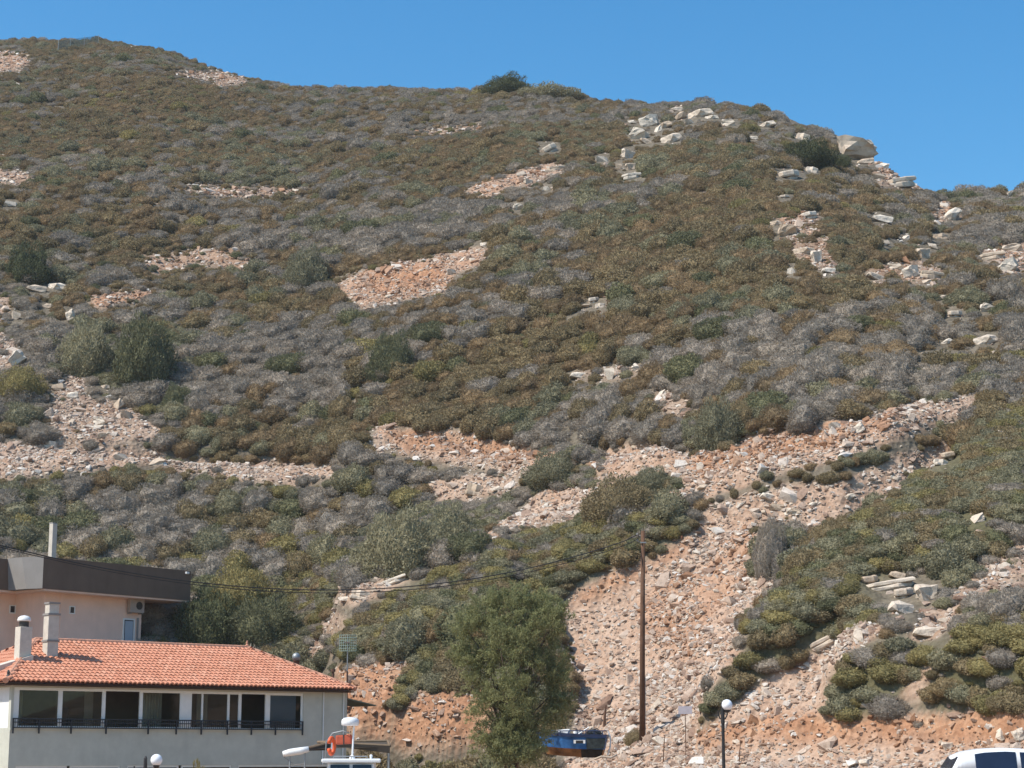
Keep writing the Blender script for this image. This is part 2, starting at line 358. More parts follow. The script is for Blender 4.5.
def plain(name, c, rough=.7, var=.12, scale=3.0, spec=.3, metallic=0.0, bump=0.0, bscale=30.0, streak=0.0):
    """painted or weathered surface: base colour broken by two sizes of procedural noise"""
    m, nt, b = mat(name)
    tc = nt.nodes.new('ShaderNodeTexCoord')
    n1 = N(nt, 'ShaderNodeTexNoise', Scale=scale, Detail=6.0, Roughness=.65)
    nt.links.new(tc.outputs['Object'], n1.inputs['Vector'])
    lo = tuple(x * (1 - var) for x in c); hi = tuple(min(1, x * (1 + var * .6)) for x in c)
    col = ramp(nt, [(.3, lo), (.7, hi)], n1.outputs[0])
    if streak:
        mp = nt.nodes.new('ShaderNodeMapping'); mp.inputs['Scale'].default_value = (1.1, 1.1, .2); nt.links.new(tc.outputs['Object'], mp.inputs[0])
        n3 = N(nt, 'ShaderNodeTexNoise', Scale=1.0, Detail=5.0, Roughness=.6); nt.links.new(mp.outputs[0], n3.inputs['Vector'])
        col = mixc(nt, 1.0, col, ramp(nt, [(.36, (1 - streak, 1 - streak, 1 - streak * .95)), (.56, (1, 1, 1))], n3.outputs[0]), 'MULTIPLY')
    nt.links.new(col, b.inputs['Base Color'])
    b.inputs['Roughness'].default_value = rough; b.inputs['Specular IOR Level'].default_value = spec
    b.inputs['Metallic'].default_value = metallic
    if bump:
        n2 = N(nt, 'ShaderNodeTexNoise', Scale=bscale, Detail=4.0)
        nt.links.new(tc.outputs['Object'], n2.inputs['Vector'])
        bp = N(nt, 'ShaderNodeBump', Strength=bump, Distance=.02)
        nt.links.new(n2.outputs[0], bp.inputs['Height']); nt.links.new(bp.outputs[0], b.inputs['Normal'])
    return m

def shrub_mat(name, c1, c2, c3, transl=.12):
    m, nt, b = mat(name)
    g = nt.nodes.new('ShaderNodeNewGeometry'); oi = nt.nodes.new('ShaderNodeObjectInfo')
    c1 = tuple(.8 * p + .2 * q for p, q in zip(c1, c2)); c3 = tuple(.75 * p + .25 * q for p, q in zip(c3, c2))
    a = ramp(nt, [(0, c1), (.5, c2), (1, c3)], g.outputs['Random Per Island'])
    v = ramp(nt, [(0, (.80, .80, .80)), (.35, (.95, .94, .92)), (.7, (1.06, 1.03, 1.0)), (1, (1.18, 1.13, 1.07))], oi.outputs['Random'])
    col = mixc(nt, 1.0, a, v, 'MULTIPLY')
    nt.links.new(col, b.inputs['Base Color'])
    b.inputs['Roughness'].default_value = .85; b.inputs['Specular IOR Level'].default_value = .12
    if transl:
        tr = nt.nodes.new('ShaderNodeBsdfTranslucent'); nt.links.new(col, tr.inputs[0])
        mx = N(nt, 'ShaderNodeMixShader'); mx.inputs[0].default_value = transl
        nt.links.new(b.outputs[0], mx.inputs[1]); nt.links.new(tr.outputs[0], mx.inputs[2])
        nt.links.new(mx.outputs[0], nt.nodes['Material Output'].inputs[0])
    return m

KINDS = ['grey', 'grey_green', 'olive', 'brown', 'dark_green', 'yellow_green']
SH_MAT = [
    shrub_mat('grey_thorn_twigs', (.25, .215, .175), (.335, .292, .242), (.42, .37, .31), .3),
    shrub_mat('grey_green_leaves', (.20, .185, .115), (.28, .262, .168), (.36, .335, .225), .3),
    shrub_mat('olive_leaves', (.20, .16, .09), (.28, .222, .128), (.35, .285, .175), .3),
    shrub_mat('brown_dry_heads', (.215, .155, .088), (.29, .212, .124), (.36, .275, .17), .3),
    shrub_mat('dark_green_leaves', (.140, .138, .075), (.20, .198, .110), (.26, .255, .15), .3),
    shrub_mat('yellow_green_leaves', (.215, .185, .085), (.30, .258, .118), (.37, .32, .155), .3),
    shrub_mat('deep_green_leaves', (.075, .085, .045), (.11, .12, .065), (.15, .16, .09), .25),
]

def stone_mat(name, stops):
    m, nt, b = mat(name)
    oi = nt.nodes.new('ShaderNodeObjectInfo'); tc = nt.nodes.new('ShaderNodeTexCoord')
    base = ramp(nt, stops, oi.outputs['Random'])
    n1 = N(nt, 'ShaderNodeTexNoise', Scale=2.2, Detail=8.0, Roughness=.7); nt.links.new(tc.outputs['Object'], n1.inputs['Vector'])
    v = ramp(nt, [(.28, (.55, .5, .47)), (.5, (1, 1, 1)), (.75, (1.12, 1.1, 1.08))], n1.outputs[0])
    nt.links.new(mixc(nt, 1.0, base, v, 'MULTIPLY'), b.inputs['Base Color'])
    b.inputs['Roughness'].default_value = .9; b.inputs['Specular IOR Level'].default_value = .15
    n2 = N(nt, 'ShaderNodeTexNoise', Scale=5.0, Detail=8.0, Roughness=.7); nt.links.new(tc.outputs['Object'], n2.inputs['Vector'])
    bp = N(nt, 'ShaderNodeBump', Strength=.7, Distance=.08)
    nt.links.new(n2.outputs[0], bp.inputs['Height']); nt.links.new(bp.outputs[0], b.inputs['Normal'])
    return m
M_RUBBLE = stone_mat('pink_scree_stone', [(0, (.24, .15, .105)), (.2, (.36, .245, .18)), (.45, (.46, .345, .265)), (.7, (.53, .43, .345)), (.88, (.59, .51, .435)), (1, (.68, .62, .55))])
M_WHITE = stone_mat('pale_limestone', [(0, (.47, .36, .26)), (.4, (.58, .475, .37)), (1, (.66, .575, .475))])
M_ORST = stone_mat('orange_clay_stone', [(0, (.26, .135, .075)), (.5, (.41, .24, .15)), (1, (.50, .34, .24))])

def terrain_mat():
    m, nt, b = mat('hillside_soil')
    tc = nt.nodes.new('ShaderNodeTexCoord')
    at1 = N(nt, 'ShaderNodeAttribute', attribute_name='bare'); at2 = N(nt, 'ShaderNodeAttribute', attribute_name='orange')
    def noise(s, d=6.0, r=.65):
        n = N(nt, 'ShaderNodeTexNoise', Scale=s, Detail=d, Roughness=r); nt.links.new(tc.outputs['Object'], n.inputs['Vector']); return n.outputs[0]
    pink = ramp(nt, [(.25, (.27, .16, .10)), (.42, (.38, .245, .168)), (.58, (.46, .33, .243)), (.8, (.55, .435, .345))], noise(.55, 9.0, .75))
    fine = ramp(nt, [(.3, (.66, .60, .56)), (.52, (1, 1, 1)), (.72, (1.22, 1.22, 1.22))], noise(4.0, 8.0, .8))
    org = ramp(nt, [(.3, (.26, .125, .068)), (.5, (.39, .21, .122)), (.7, (.47, .30, .19))], noise(.8, 8.0, .7))
    shaded_litter = ramp(nt, [(.3, (.11, .09, .065)), (.5, (.155, .13, .095)), (.7, (.22, .18, .135))], noise(1.1, 6.0))  # litter darkened so the gaps between shrubs read as shadow
    c = mixc(nt, at2.outputs['Fac'], pink, org)
    at3 = N(nt, 'ShaderNodeAttribute', attribute_name='undergrowth')
    shaded_litter = mixc(nt, at3.outputs['Fac'], shaded_litter, mixc(nt, noise(2.5), (.085, .075, .04), (.15, .135, .075)))
    c = mixc(nt, at1.outputs['Fac'], shaded_litter, c)
    c = mixc(nt, 1.0, c, fine, 'MULTIPLY')
    nt.links.new(c, b.inputs['Base Color'])
    b.inputs['Roughness'].default_value = .95; b.inputs['Specular IOR Level'].default_value = .1
    vo = N(nt, 'ShaderNodeTexVoronoi', Scale=3.2); nt.links.new(tc.outputs['Object'], vo.inputs['Vector'])
    bp = N(nt, 'ShaderNodeBump', Strength=.8, Distance=.12); nt.links.new(vo.outputs['Distance'], bp.inputs['Height'])
    nt.links.new(bp.outputs[0], b.inputs['Normal'])
    return m

# ------------------------------------------------------------------ mesh helpers
def mesh_np(name, V, Fq, m=None, smooth=False):
    """vertices (n,3) and faces (k,3 or 4) to a mesh"""
    me = bpy.data.meshes.new(name)
    V = np.asarray(V, np.float32); Fq = np.asarray(Fq, np.int32); k = Fq.shape[1]
    me.vertices.add(len(V)); me.vertices.foreach_set('co', V.ravel())
    me.loops.add(Fq.size); me.loops.foreach_set('vertex_index', Fq.ravel())
    me.polygons.add(len(Fq)); me.polygons.foreach_set('loop_start', np.arange(0, Fq.size, k, dtype=np.int32))
    me.polygons.foreach_set('use_smooth', np.full(len(Fq), smooth))
    me.update(calc_edges=True)
    if m: me.materials.append(m)
    return me

def link(o, parent=None):
    COL.objects.link(o)
    if parent: o.parent = parent
    return o

class MB:
    def __init__(s): s.v = []; s.f = []
    def quad(s, *p):
        n = len(s.v); s.v += [tuple(q) for q in p]; s.f.append(tuple(range(n, n + len(p)))); return s
    def box(s, x0, y0, z0, x1, y1, z1, M=None):
        c = [(x0, y0, z0), (x1, y0, z0), (x1, y1, z0), (x0, y1, z0), (x0, y0, z1), (x1, y0, z1), (x1, y1, z1), (x0, y1, z1)]
        if M is not None: c = [tuple(M @ Vector(p)) for p in c]
        return s.hexa(c)
    def hexa(s, c):
        n = len(s.v); s.v += [tuple(p) for p in c]
        for f in ((0, 3, 2, 1), (4, 5, 6, 7), (0, 1, 5, 4), (1, 2, 6, 5), (2, 3, 7, 6), (3, 0, 4, 7)): s.f.append(tuple(n + i for i in f))
        return s
    def tube(s, pts, r, k=8, cap=True):
        pts = [Vector(p) for p in pts]; n0 = len(s.v)
        rs = r if isinstance(r, (list, tuple)) else [r] * len(pts)
        ref = None
        for i, p in enumerate(pts):
            d = (pts[min(i + 1, len(pts) - 1)] - pts[max(i - 1, 0)]).normalized()
            if ref is None: ref = d.orthogonal().normalized()
            a = (ref - d * ref.dot(d)).normalized(); ref = a; b = d.cross(a)
            for j in range(k):
                t = 2 * math.pi * j / k
                s.v.append(tuple(p + (a * math.cos(t) + b * math.sin(t)) * rs[i]))
        for i in range(len(pts) - 1):
            for j in range(k):
                s.f.append((n0 + i * k + j, n0 + i * k + (j + 1) % k, n0 + (i + 1) * k + (j + 1) % k, n0 + (i + 1) * k + j))
        if cap:
            s.f.append(tuple(n0 + j for j in reversed(range(k)))); e = n0 + (len(pts) - 1) * k
            s.f.append(tuple(e + j for j in range(k)))
        return s
    def lathe(s, prof, c=(0, 0, 0), k=20):
        n0 = len(s.v)
        for r, z in prof:
            for j in range(k):
                t = 2 * math.pi * j / k
                s.v.append((c[0] + r * math.cos(t), c[1] + r * math.sin(t), c[2] + z))
        for i in range(len(prof) - 1):
            for j in range(k):
                s.f.append((n0 + i * k + j, n0 + i * k + (j + 1) % k, n0 + (i + 1) * k + (j + 1) % k, n0 + (i + 1) * k + j))
        s.f.append(tuple(n0 + j for j in reversed(range(k)))); e = n0 + (len(prof) - 1) * k
        s.f.append(tuple(e + j for j in range(k)))
        return s
    def build(s, name, m, parent=None, smooth=False, bevel=0):
        me = bpy.data.meshes.new(name); me.from_pydata(s.v, [], s.f); me.update()
        if m: me.materials.append(m)
        if smooth: me.polygons.foreach_set('use_smooth', [True] * len(me.polygons))
        o = link(bpy.data.objects.new(name, me), parent)
        if bevel:
            bv_ = o.modifiers.new('soft_edge', 'BEVEL'); bv_.width = bevel; bv_.segments = 2; bv_.limit_method = 'ANGLE'
        return o

def tag(o, label, cat, group=None):
    o['label'] = label; o['category'] = cat
    if group: o['group'] = group
    return o

def empty(name, loc=(0, 0, 0), rz=0.0):
    o = bpy.data.objects.new(name, None); o.location = loc; o.rotation_euler = (0, 0, rz); o.empty_display_size = .5
    return link(o)

def sphere_prof(r, zc, n=12):
    return [(max(.001, r * math.sin(math.pi * i / n)), zc - r * math.cos(math.pi * i / n)) for i in range(n + 1)]

# ------------------------------------------------------------------ terrain object
na, nd = A2.shape
V = np.stack([X2, Y2, HT], -1).reshape(-1, 3)
ii, jj = np.meshgrid(np.arange(na - 1), np.arange(nd - 1), indexing='ij')
q0 = (ii * nd + jj).ravel()
me = mesh_np('hillside_ground', V, np.stack([q0, q0 + 1, q0 + nd + 1, q0 + nd], 1), terrain_mat(), True)
for nm, arr in (('bare', bare2), ('orange', orange2), ('undergrowth', strip2)):
    a = me.attributes.new(nm, 'FLOAT', 'POINT'); a.data.foreach_set('value', arr.ravel().astype(np.float32))
me.flip_normals()
terrain = link(bpy.data.objects.new('hillside_ground', me)); terrain['kind'] = 'structure'
terrain['label'] = 'dry hillside of pink earth and rubble rising behind the houses'

# ------------------------------------------------------------------ shrub prototypes
def shrub_mesh(name, kind, seed, leaves=2200, fine=1.0, nl=11):
    """low dome of scrub: fine twigs and leaves through an uneven, lobed shell over an inner twig mass"""
    g = np.random.default_rng(seed)
    bc = g.normal(size=(nl, 3)); bc[:, 2] = np.abs(bc[:, 2]) * .9; bc /= np.linalg.norm(bc, axis=1)[:, None]
    bw = g.uniform(.30, .62, nl) * (11 / nl) ** .45; bh = g.uniform(.12, .34, nl)
    ex, ey = g.uniform(.85, 1.15), g.uniform(.85, 1.15)
    def shell(d):
        a = np.arccos(np.clip(d @ bc.T, -1, 1))
        return .72 + (bh * np.exp(-(a / bw) ** 2)).max(1) + .04 * np.sin(d[:, 0] * 9 + seed) * np.sin(d[:, 1] * 8)
    dr = g.normal(size=(leaves, 3)); dr[:, 2] = np.abs(dr[:, 2]) - .5; dr /= np.linalg.norm(dr, axis=1)[:, None]
    p = dr * (shell(dr) * (1 - g.exponential(.085, leaves)).clip(.5, 1.0) + g.normal(size=leaves) * .02)[:, None]
    nrm = dr + g.normal(size=(leaves, 3)) * .45; nrm /= np.linalg.norm(nrm, axis=1)[:, None]
    spiky = kind in (0, 3)
    up = np.array([0, 0, .35])
    t1 = (dr + up) * (.9 if spiky else .75) + g.normal(size=(leaves, 3)) * (.42 if spiky else .5); t1 /= np.linalg.norm(t1, axis=1)[:, None]
    t2 = np.cross(nrm + g.normal(size=(leaves, 3)) * .3, t1); t2 /= (np.linalg.norm(t2, axis=1)[:, None] + 1e-6)
    ln = fine * g.uniform(.10, .22, leaves)[:, None]; wd = fine * g.uniform(.016, .034, leaves)[:, None] * (.8 if spiky else 1.2)
    a = p - t1 * ln * .5; b = p + t2 * wd; c = p + t1 * ln * .5; d = p - t2 * wd
    Vl = np.stack([a, b, c, d], 1).reshape(-1, 3)
    Fl = np.arange(leaves * 4).reshape(-1, 4)
    bm = bmesh.new(); bmesh.ops.create_icosphere(bm, subdivisions=3, radius=1)
    Vc = np.array([v.co[:] for v in bm.verts]); bm.faces.ensure_lookup_table()
    Fc = np.array([[v.index for v in f.verts] for f in bm.faces]); bm.free()
    Vc = Vc * (shell(Vc) * .78 + g.normal(size=len(Vc)) * .03)[:, None]; Vc[:, 2] = np.maximum(Vc[:, 2], -.45)
    Vl[:, 2] = np.maximum(Vl[:, 2], -.5)
    V_ = np.concatenate([Vl, Vc]); V_[:, 0] *= ex; V_[:, 1] *= ey
    me = bpy.data.meshes.new(name)
    me.from_pydata(V_.tolist(), [], Fl.tolist() + (Fc + len(Vl)).tolist())
    me.materials.append(SH_MAT[kind]); me.update()
    return me

SHRUB = [[shrub_mesh('shrub_foliage', k, 100 + k * 10 + j, 2200) for j in range(3)] for k in range(6)]
SHRUB_BIG = [[shrub_mesh('large_shrub_foliage', k, 300 + k * 10 + j, 4200, .72, 14) for j in range(2)] for k in range(6)]
BUSH = [[shrub_mesh('bush_foliage', k, 400 + k * 10 + j, 14000, .40, 34) for j in range(2)] for k in range(7)]

def stone_mesh(name, seed, m, npts=18, slab=.5):
    g = np.random.default_rng(seed)
    bm = bmesh.new()
    P = g.normal(size=(npts, 3)); P /= np.linalg.norm(P, axis=1)[:, None]
    P = np.sign(P) * np.abs(P) ** .62 * g.uniform(.72, 1, npts)[:, None]
    P /= np.abs(P).max(0)
    P[:, 1] *= .72; P[:, 2] *= slab
    for p in P: bm.verts.new(p)
    bmesh.ops.convex_hull(bm, input=bm.verts)
    for v in list(bm.verts):
        if not v.link_faces: bm.verts.remove(v)
    me = bpy.data.meshes.new(name); bm.to_mesh(me); bm.free()
    me.materials.append(m); return me

def boulder_mesh(name, seed, m, slab):
    g = np.random.default_rng(seed)
    me0 = stone_mesh(name, seed, m, 15, slab)
    bm = bmesh.new(); bm.from_mesh(me0)
    bmesh.ops.subdivide_edges(bm, edges=bm.edges, cuts=2, use_grid_fill=True)
    bmesh.ops.triangulate(bm, faces=bm.faces)
    for v in bm.verts:
        c = np.array(v.co)
        s = fbm(np.array([c[0] * 2.3 + seed]), np.array([c[1] * 2.3 + c[2] * 3.1]), 3, seed)[0]
        s2 = fbm(np.array([c[2] * 7 + seed]), np.array([c[0] * .8]), 2, seed + 5)[0]
        v.co += v.normal * (s * .20 + s2 * .10)
    bm.to_mesh(me0); bm.free()
    return me0

def layered_mesh(name, seed, m, layers, h, rlo=.6, off=.14):
    """bedded limestone: ragged slabs stacked with small offsets"""
    g = np.random.default_rng(seed); bm = bmesh.new(); z = -h
    th = g.uniform(.6, 1.4, layers); th = th / th.sum() * 2 * h
    for k in range(layers):
        n = int(g.integers(7, 11)); a0 = g.uniform(0, 6.28); sc_ = g.uniform(.85, 1.0); ox, oy = g.normal(0, off, 2)
        ang = np.sort(a0 + (np.arange(n) + g.uniform(-.3, .3, n)) / n * 2 * math.pi); rad = g.uniform(rlo, 1.1, n) * sc_
        rings = []
        for zz, f in ((z, .94), (z + th[k] * .25, 1.0), (z + th[k] * .8, .99), (z + th[k] * 1.02, .90)):
            rings.append([bm.verts.new((ox + math.cos(a) * r * f * (1 + g.normal(0, .02)), (oy + math.sin(a) * r * f * (1 + g.normal(0, .02))) * .75, zz + (g.normal(0, .07) + .16 * math.cos(a + seed)) * h)) for a, r in zip(ang, rad)])
        for a_, b_ in zip(rings[:-1], rings[1:]):
            for i in range(n): bm.faces.new((a_[i], a_[(i + 1) % n], b_[(i + 1) % n], b_[i]))
        bm.faces.new(list(reversed(rings[0]))); bm.faces.new(rings[-1])
        z += th[k]
    bmesh.ops.triangulate(bm, faces=bm.faces)
    me = bpy.data.meshes.new(name); bm.to_mesh(me); bm.free(); me.materials.append(m); return me

STONES = [stone_mesh('scree_stone', 500 + i, M_RUBBLE, 14, [.35, .5, .28, .6, .42, .3, .5, .24][i]) for i in range(8)]
PALE = [stone_mesh('pale_stone', 540 + i, M_WHITE, 16, [.4, .55, .3][i]) for i in range(3)]
ORST = [stone_mesh('clay_stone', 560 + i, M_ORST, 14, [.6, .5, .7][i]) for i in range(3)]
BH = [.55, .7, .32, .45, .25, .8]
BOULD = [layered_mesh('bedded_rock', 600 + i, M_WHITE, 2, BH[i]) if i in (2, 4) else boulder_mesh('boulder_rock', 600 + i, M_WHITE, BH[i]) for i in range(6)]
CRAG = boulder_mesh('crag_rock', 668, M_WHITE, .7)
BOULD2 = [stone_mesh('angular_rock', 640 + i, M_WHITE, 13, BH[i]) for i in range(6)]

# ------------------------------------------------------------------ scatter (one object for what nobody could count)
def scatter(name, pts, rot, scl, idx, meshes, label):
    coll = bpy.data.collections.new(name + '_sources')
    for i, mm in enumerate(meshes):
        o = bpy.data.objects.new('source_%03d' % i + '_' + mm.name, mm); coll.objects.link(o)
    me = bpy.data.meshes.new(name)
    me.vertices.add(len(pts)); me.vertices.foreach_set('co', np.asarray(pts, np.float32).ravel())
    for nm, arr, ty, key in (('rot', rot, 'FLOAT_VECTOR', 'vector'), ('scl', scl, 'FLOAT_VECTOR', 'vector')):
        a = me.attributes.new(nm, ty, 'POINT'); a.data.foreach_set(key, np.asarray(arr, np.float32).ravel())
    a = me.attributes.new('idx', 'INT', 'POINT'); a.data.foreach_set('value', np.asarray(idx, np.int32))
    o = link(bpy.data.objects.new(name, me)); o['kind'] = 'stuff'; o['label'] = label
    ng = bpy.data.node_groups.new(name, 'GeometryNodeTree')
    ng.interface.new_socket('Geometry', in_out='INPUT', socket_type='NodeSocketGeometry')
    ng.interface.new_socket('Geometry', in_out='OUTPUT', socket_type='NodeSocketGeometry')
    gi = ng.nodes.new('NodeGroupInput'); go = ng.nodes.new('NodeGroupOutput')
    ip = ng.nodes.new('GeometryNodeInstanceOnPoints'); ci = ng.nodes.new('GeometryNodeCollectionInfo')
    ci.inputs['Collection'].default_value = coll; ci.inputs['Separate Children'].default_value = True; ci.inputs['Reset Children'].default_value = True
    def na_(nm, ty):
        n = ng.nodes.new('GeometryNodeInputNamedAttribute'); n.data_type = ty; n.inputs[0].default_value = nm
        return [s for s in n.outputs if s.enabled and s.name == 'Attribute'][0]
    L = ng.links.new
    L(gi.outputs[0], ip.inputs['Points']); L(ci.outputs[0], ip.inputs['Instance'])
    ip.inputs['Pick Instance'].default_value = True
    L(na_('idx', 'INT'), ip.inputs['Instance Index'])
    er = ng.nodes.new('FunctionNodeEulerToRotation'); L(na_('rot', 'FLOAT_VECTOR'), er.inputs[0]); L(er.outputs[0], ip.inputs['Rotation'])
    L(na_('scl', 'FLOAT_VECTOR'), ip.inputs['Scale']); L(ip.outputs[0], go.inputs[0])
    md = o.modifiers.new('scatter', 'NODES'); md.node_group = ng
    return o

ORD = ['leftmost', 'second from left', 'third from left', 'fourth from left', 'fifth from left', 'sixth from left', 'seventh from left', 'eighth from left']
flat = [(g, *b) for g, L in BOULDERS.items() for b in L]
bp_, okb = onto([b[1] for b in flat], [b[2] + b[4] * .5 for b in flat])
RU, RV, RW, RH = (np.array([b[i] for b in flat], float) for i in (1, 2, 3, 4))
RDIST = np.hypot(bp_[:, 0], bp_[:, 1])
def off_rocks(cu, cv, cd, rpx):
    keep_ = np.ones(len(cu), bool)
    for u, v, w, h, d in zip(RU, RV, RW, RH, RDIST):
        keep_ &= ~((np.abs(cu - u) < w * .5 + rpx * .55) & (cv > v - h * .6) & (cv < v + h * .5 + rpx * 1.0) & (cd < d + 6))
    return keep_
def slope_rot(tilt, yaw_, roll=0.0):
    """euler angles of a turn about the upright axis followed by a lean down the slope (towards -y)"""
    st, ct, ca_, sa_ = np.sin(tilt), np.cos(tilt), np.cos(yaw_), np.sin(yaw_)
    return np.stack([np.arctan2(st * ca_, ct), -np.arcsin(st * sa_) + roll, np.arctan2(ct * sa_, ca_)], 1)
# ------------------------------------------------------------------ shrubs on the hill
ncand = 270000
ca = np.radians(rng.uniform(-19, 19, ncand))
cd = np.sqrt(rng.uniform(78 ** 2, 332 ** 2, ncand))
ea = np.radians(rng.uniform(-15.5, 15.5, 220000)); ed = np.sqrt(rng.uniform(80 ** 2, 190 ** 2, 220000))
eu, ev_ = project(ed * np.sin(ea), ed * np.cos(ea), H(ea, ed))
ez = np.zeros(len(ea))
for m, w, s in ZM: ez = np.maximum(ez, msample(m, eu, ev_))
ca = np.concatenate([ca, ea[ez > .5]]); cd = np.concatenate([cd, ed[ez > .5]]); ncand = len(ca)
cx, cy = cd * np.sin(ca), cd * np.cos(ca)
dr_c = np.interp(ca, R_AZ, R_D); d0_c = np.interp(ca, F_AZ, F_D)
cz = H(ca, cd)
cu, cv = project(cx, cy, cz)
bare_c = msample(BARE_M, cu + 9 * fbm(cx / 2, cy / 2, 2, 3), cv + 6 * fbm(cx / 2, cy / 2, 2, 4))
gaps = sstep(.70, .84, vnoise(cx / 3.4, cy / 3.4, 21)) * .5
keep = (rng.uniform(0, 1, ncand) > np.maximum(np.minimum(bare_c * 1.1, .985), gaps)) & (cd > d0_c + 1.5) & (cd < dr_c + 4)
inhouse = (cu < 145) & (cd < 122)
keep &= ~inhouse
n1 = fbm(cx / 22, cy / 13, 3, 41); n2 = fbm(cx / 6, cy / 6, 2, 43); n3 = fbm(cx / 16, cy / 16, 3, 45)
W = np.zeros((ncand, 6))
up = sstep(480, 120, cv)
lw = np.exp(-((cu - 180) / 420) ** 2 - ((cv - 130) / 110) ** 2); rw = np.exp(-((cu - 740) / 270) ** 2 - ((cv - 270) / 120) ** 2)
W[:, 0] = .42 + .75 * n1 + .2 * n2 - .40 * lw - .24 * rw
W[:, 1] = .08 + .3 * n3
W[:, 2] = .20 - .45 * n1 + .14 * lw + .06 * rw
W[:, 3] = .20 - .3 * n1 - .2 * n2 + .50 * lw + .40 * rw
W[:, 4] = .012
W[:, 5] = .005 - .10 * n3
W = np.clip(W, .004, None); W /= W.sum(1)[:, None]
zs = np.ones(ncand)
for m, w, s in ZM:
    mm = msample(m, cu, cv)[:, None] > .5
    W = np.where(mm, np.clip(w[None] * (1 + 1.0 * np.stack([n1, n3, -n1, n2, n3, -n3], 1)), .001, None), W); zs = np.where(mm[:, 0], s, zs)
W /= W.sum(1)[:, None]
ck = (np.cumsum(W, 1) < rng.uniform(0, 1, ncand)[:, None]).sum(1).clip(0, 5)
crad = (np.exp(rng.normal(-.36, .42, ncand)) * (1 - .32 * sstep(150, 235, cd))).clip(.22, 1.6) * np.where(zs > 1.12, .72, 1) * np.array([1.05, 1.1, 1, .9, 1.2, 1.0])[ck] * (1 - .6 * np.minimum(bare_c, 1))
crad = np.where(zs > 1.12, rng.uniform(.45, .85, ncand) * np.where(zs > 1.15, 1.12, 1) * (1 - .4 * np.minimum(bare_c, 1)), crad)
crad *= 1 - .12 * sstep(240, 320, cd)
rpx_c = crad * F / cd
bd = np.maximum(msample(BARE_M, cu, cv - rpx_c * .75), np.maximum(msample(BARE_M, cu - rpx_c * .8, cv), msample(BARE_M, cu + rpx_c * .8, cv)))
crad *= 1 - np.where(zs > 1.12, .25, .62) * bd * rng.uniform(.6, 1, ncand)
keep &= ~((msample(BARE_M, cu, cv - rpx_c * .6) > .6) & (rng.uniform(0, 1, ncand) < np.where(zs > 1.12, .15, .6)))
keep &= off_rocks(cu, cv, cd, crad * F / cd)
order = np.argsort(-crad)
cell = {}; sel = []
GS = 2.0
for i in order:
    if not keep[i]: continue
    gx, gy = int(cx[i] // GS), int(cy[i] // GS); r0 = crad[i]; ok = True
    for ax_ in (gx - 1, gx, gx + 1):
        for ay_ in (gy - 1, gy, gy + 1):
            for j in cell.get((ax_, ay_), ()):
                lim = (.30 if zs[i] > 1.12 else .42) * (r0 + crad[j])
                if (cx[i] - cx[j]) ** 2 + (cy[i] - cy[j]) ** 2 < lim * lim: ok = False; break
            if not ok: break
        if not ok: break
    if ok:
        cell.setdefault((gx, gy), []).append(i); sel.append(i)
sel = np.array(sel)
tuft = np.where(keep & (cd < dr_c + 1) & (rng.uniform(0, 1, ncand) < .16))[0]; tuft = np.setdiff1d(tuft, sel)
crad[tuft] = rng.uniform(.16, .34, len(tuft)); sel = np.concatenate([sel, tuft])
print('shrubs', len(sel))
sx, sy, sz, sr, sk, su, sv, sd = cx[sel], cy[sel], cz[sel], crad[sel], ck[sel], cu[sel], cv[sel], cd[sel]
hh = sr * rng.uniform(.65, 1.05, len(sel)) * np.where(zs[sel] > 1.12, .74, 1)
yaw = rng.uniform(0, 6.28, len(sel))
sqx = rng.uniform(.85, 1.2, len(sel))
srot = slope_rot(rng.normal(R(21), R(6), len(sel)), yaw)
pxsize = sr * F / sd
# the largest in view are things of their own
vis = (su > 5) & (su < 1019) & (sv > 40) & (sv < 762) & ~((su < 345) & (sv > 655)) & ~((su > 455) & (su < 575) & (sv > 610))
cand = np.where(vis)[0]
big = cand[np.argsort(-pxsize[cand])][:225]
isbig = np.zeros(len(sel), bool); isbig[big] = True
KLAB = {0: 'grey twiggy cushion shrub', 1: 'grey green rounded shrub', 2: 'olive green low shrub', 3: 'brown dry cushion shrub', 4: 'dark green leafy shrub', 5: 'yellow green low shrub'}
def region(u, v):
    if v < 200: return 'high on the hill under the skyline'
    if v < 330: return 'on the upper slope above the bare pink patch' if u < 500 else 'on the brown slope below the white ridge rocks'
    if v < 455: return 'on the middle slope above the long stone cut'
    if u < 440: return 'on the lower slope above the tiled roof'
    if u < 700: return 'in the green band above the pole and scree'
    return 'on the right hand slope beside the pink scree'
for i in big:
    k = int(sk[i])
    o = bpy.data.objects.new('shrub', SHRUB_BIG[k][i % 2]); link(o)
    o.location = (sx[i], sy[i], sz[i] - .06); o.rotation_euler = srot[i]; o.scale = (sr[i] * sqx[i], sr[i] / sqx[i], hh[i])
    rg = region(su[i], sv[i])
    tag(o, KLAB[k] + ' ' + rg, 'shrub', KLAB[k] + 's ' + rg)
r_ = ~isbig
scatter('hillside_scrub', np.stack([sx, sy, sz - .06], 1)[r_], srot[r_],
        np.stack([sr * sqx, sr / sqx, hh], 1)[r_], (sk * 3 + rng.integers(0, 3, len(sk)))[r_], [m for row in SHRUB for m in row],
        'dense low grey, olive and brown scrub covering the hillside')

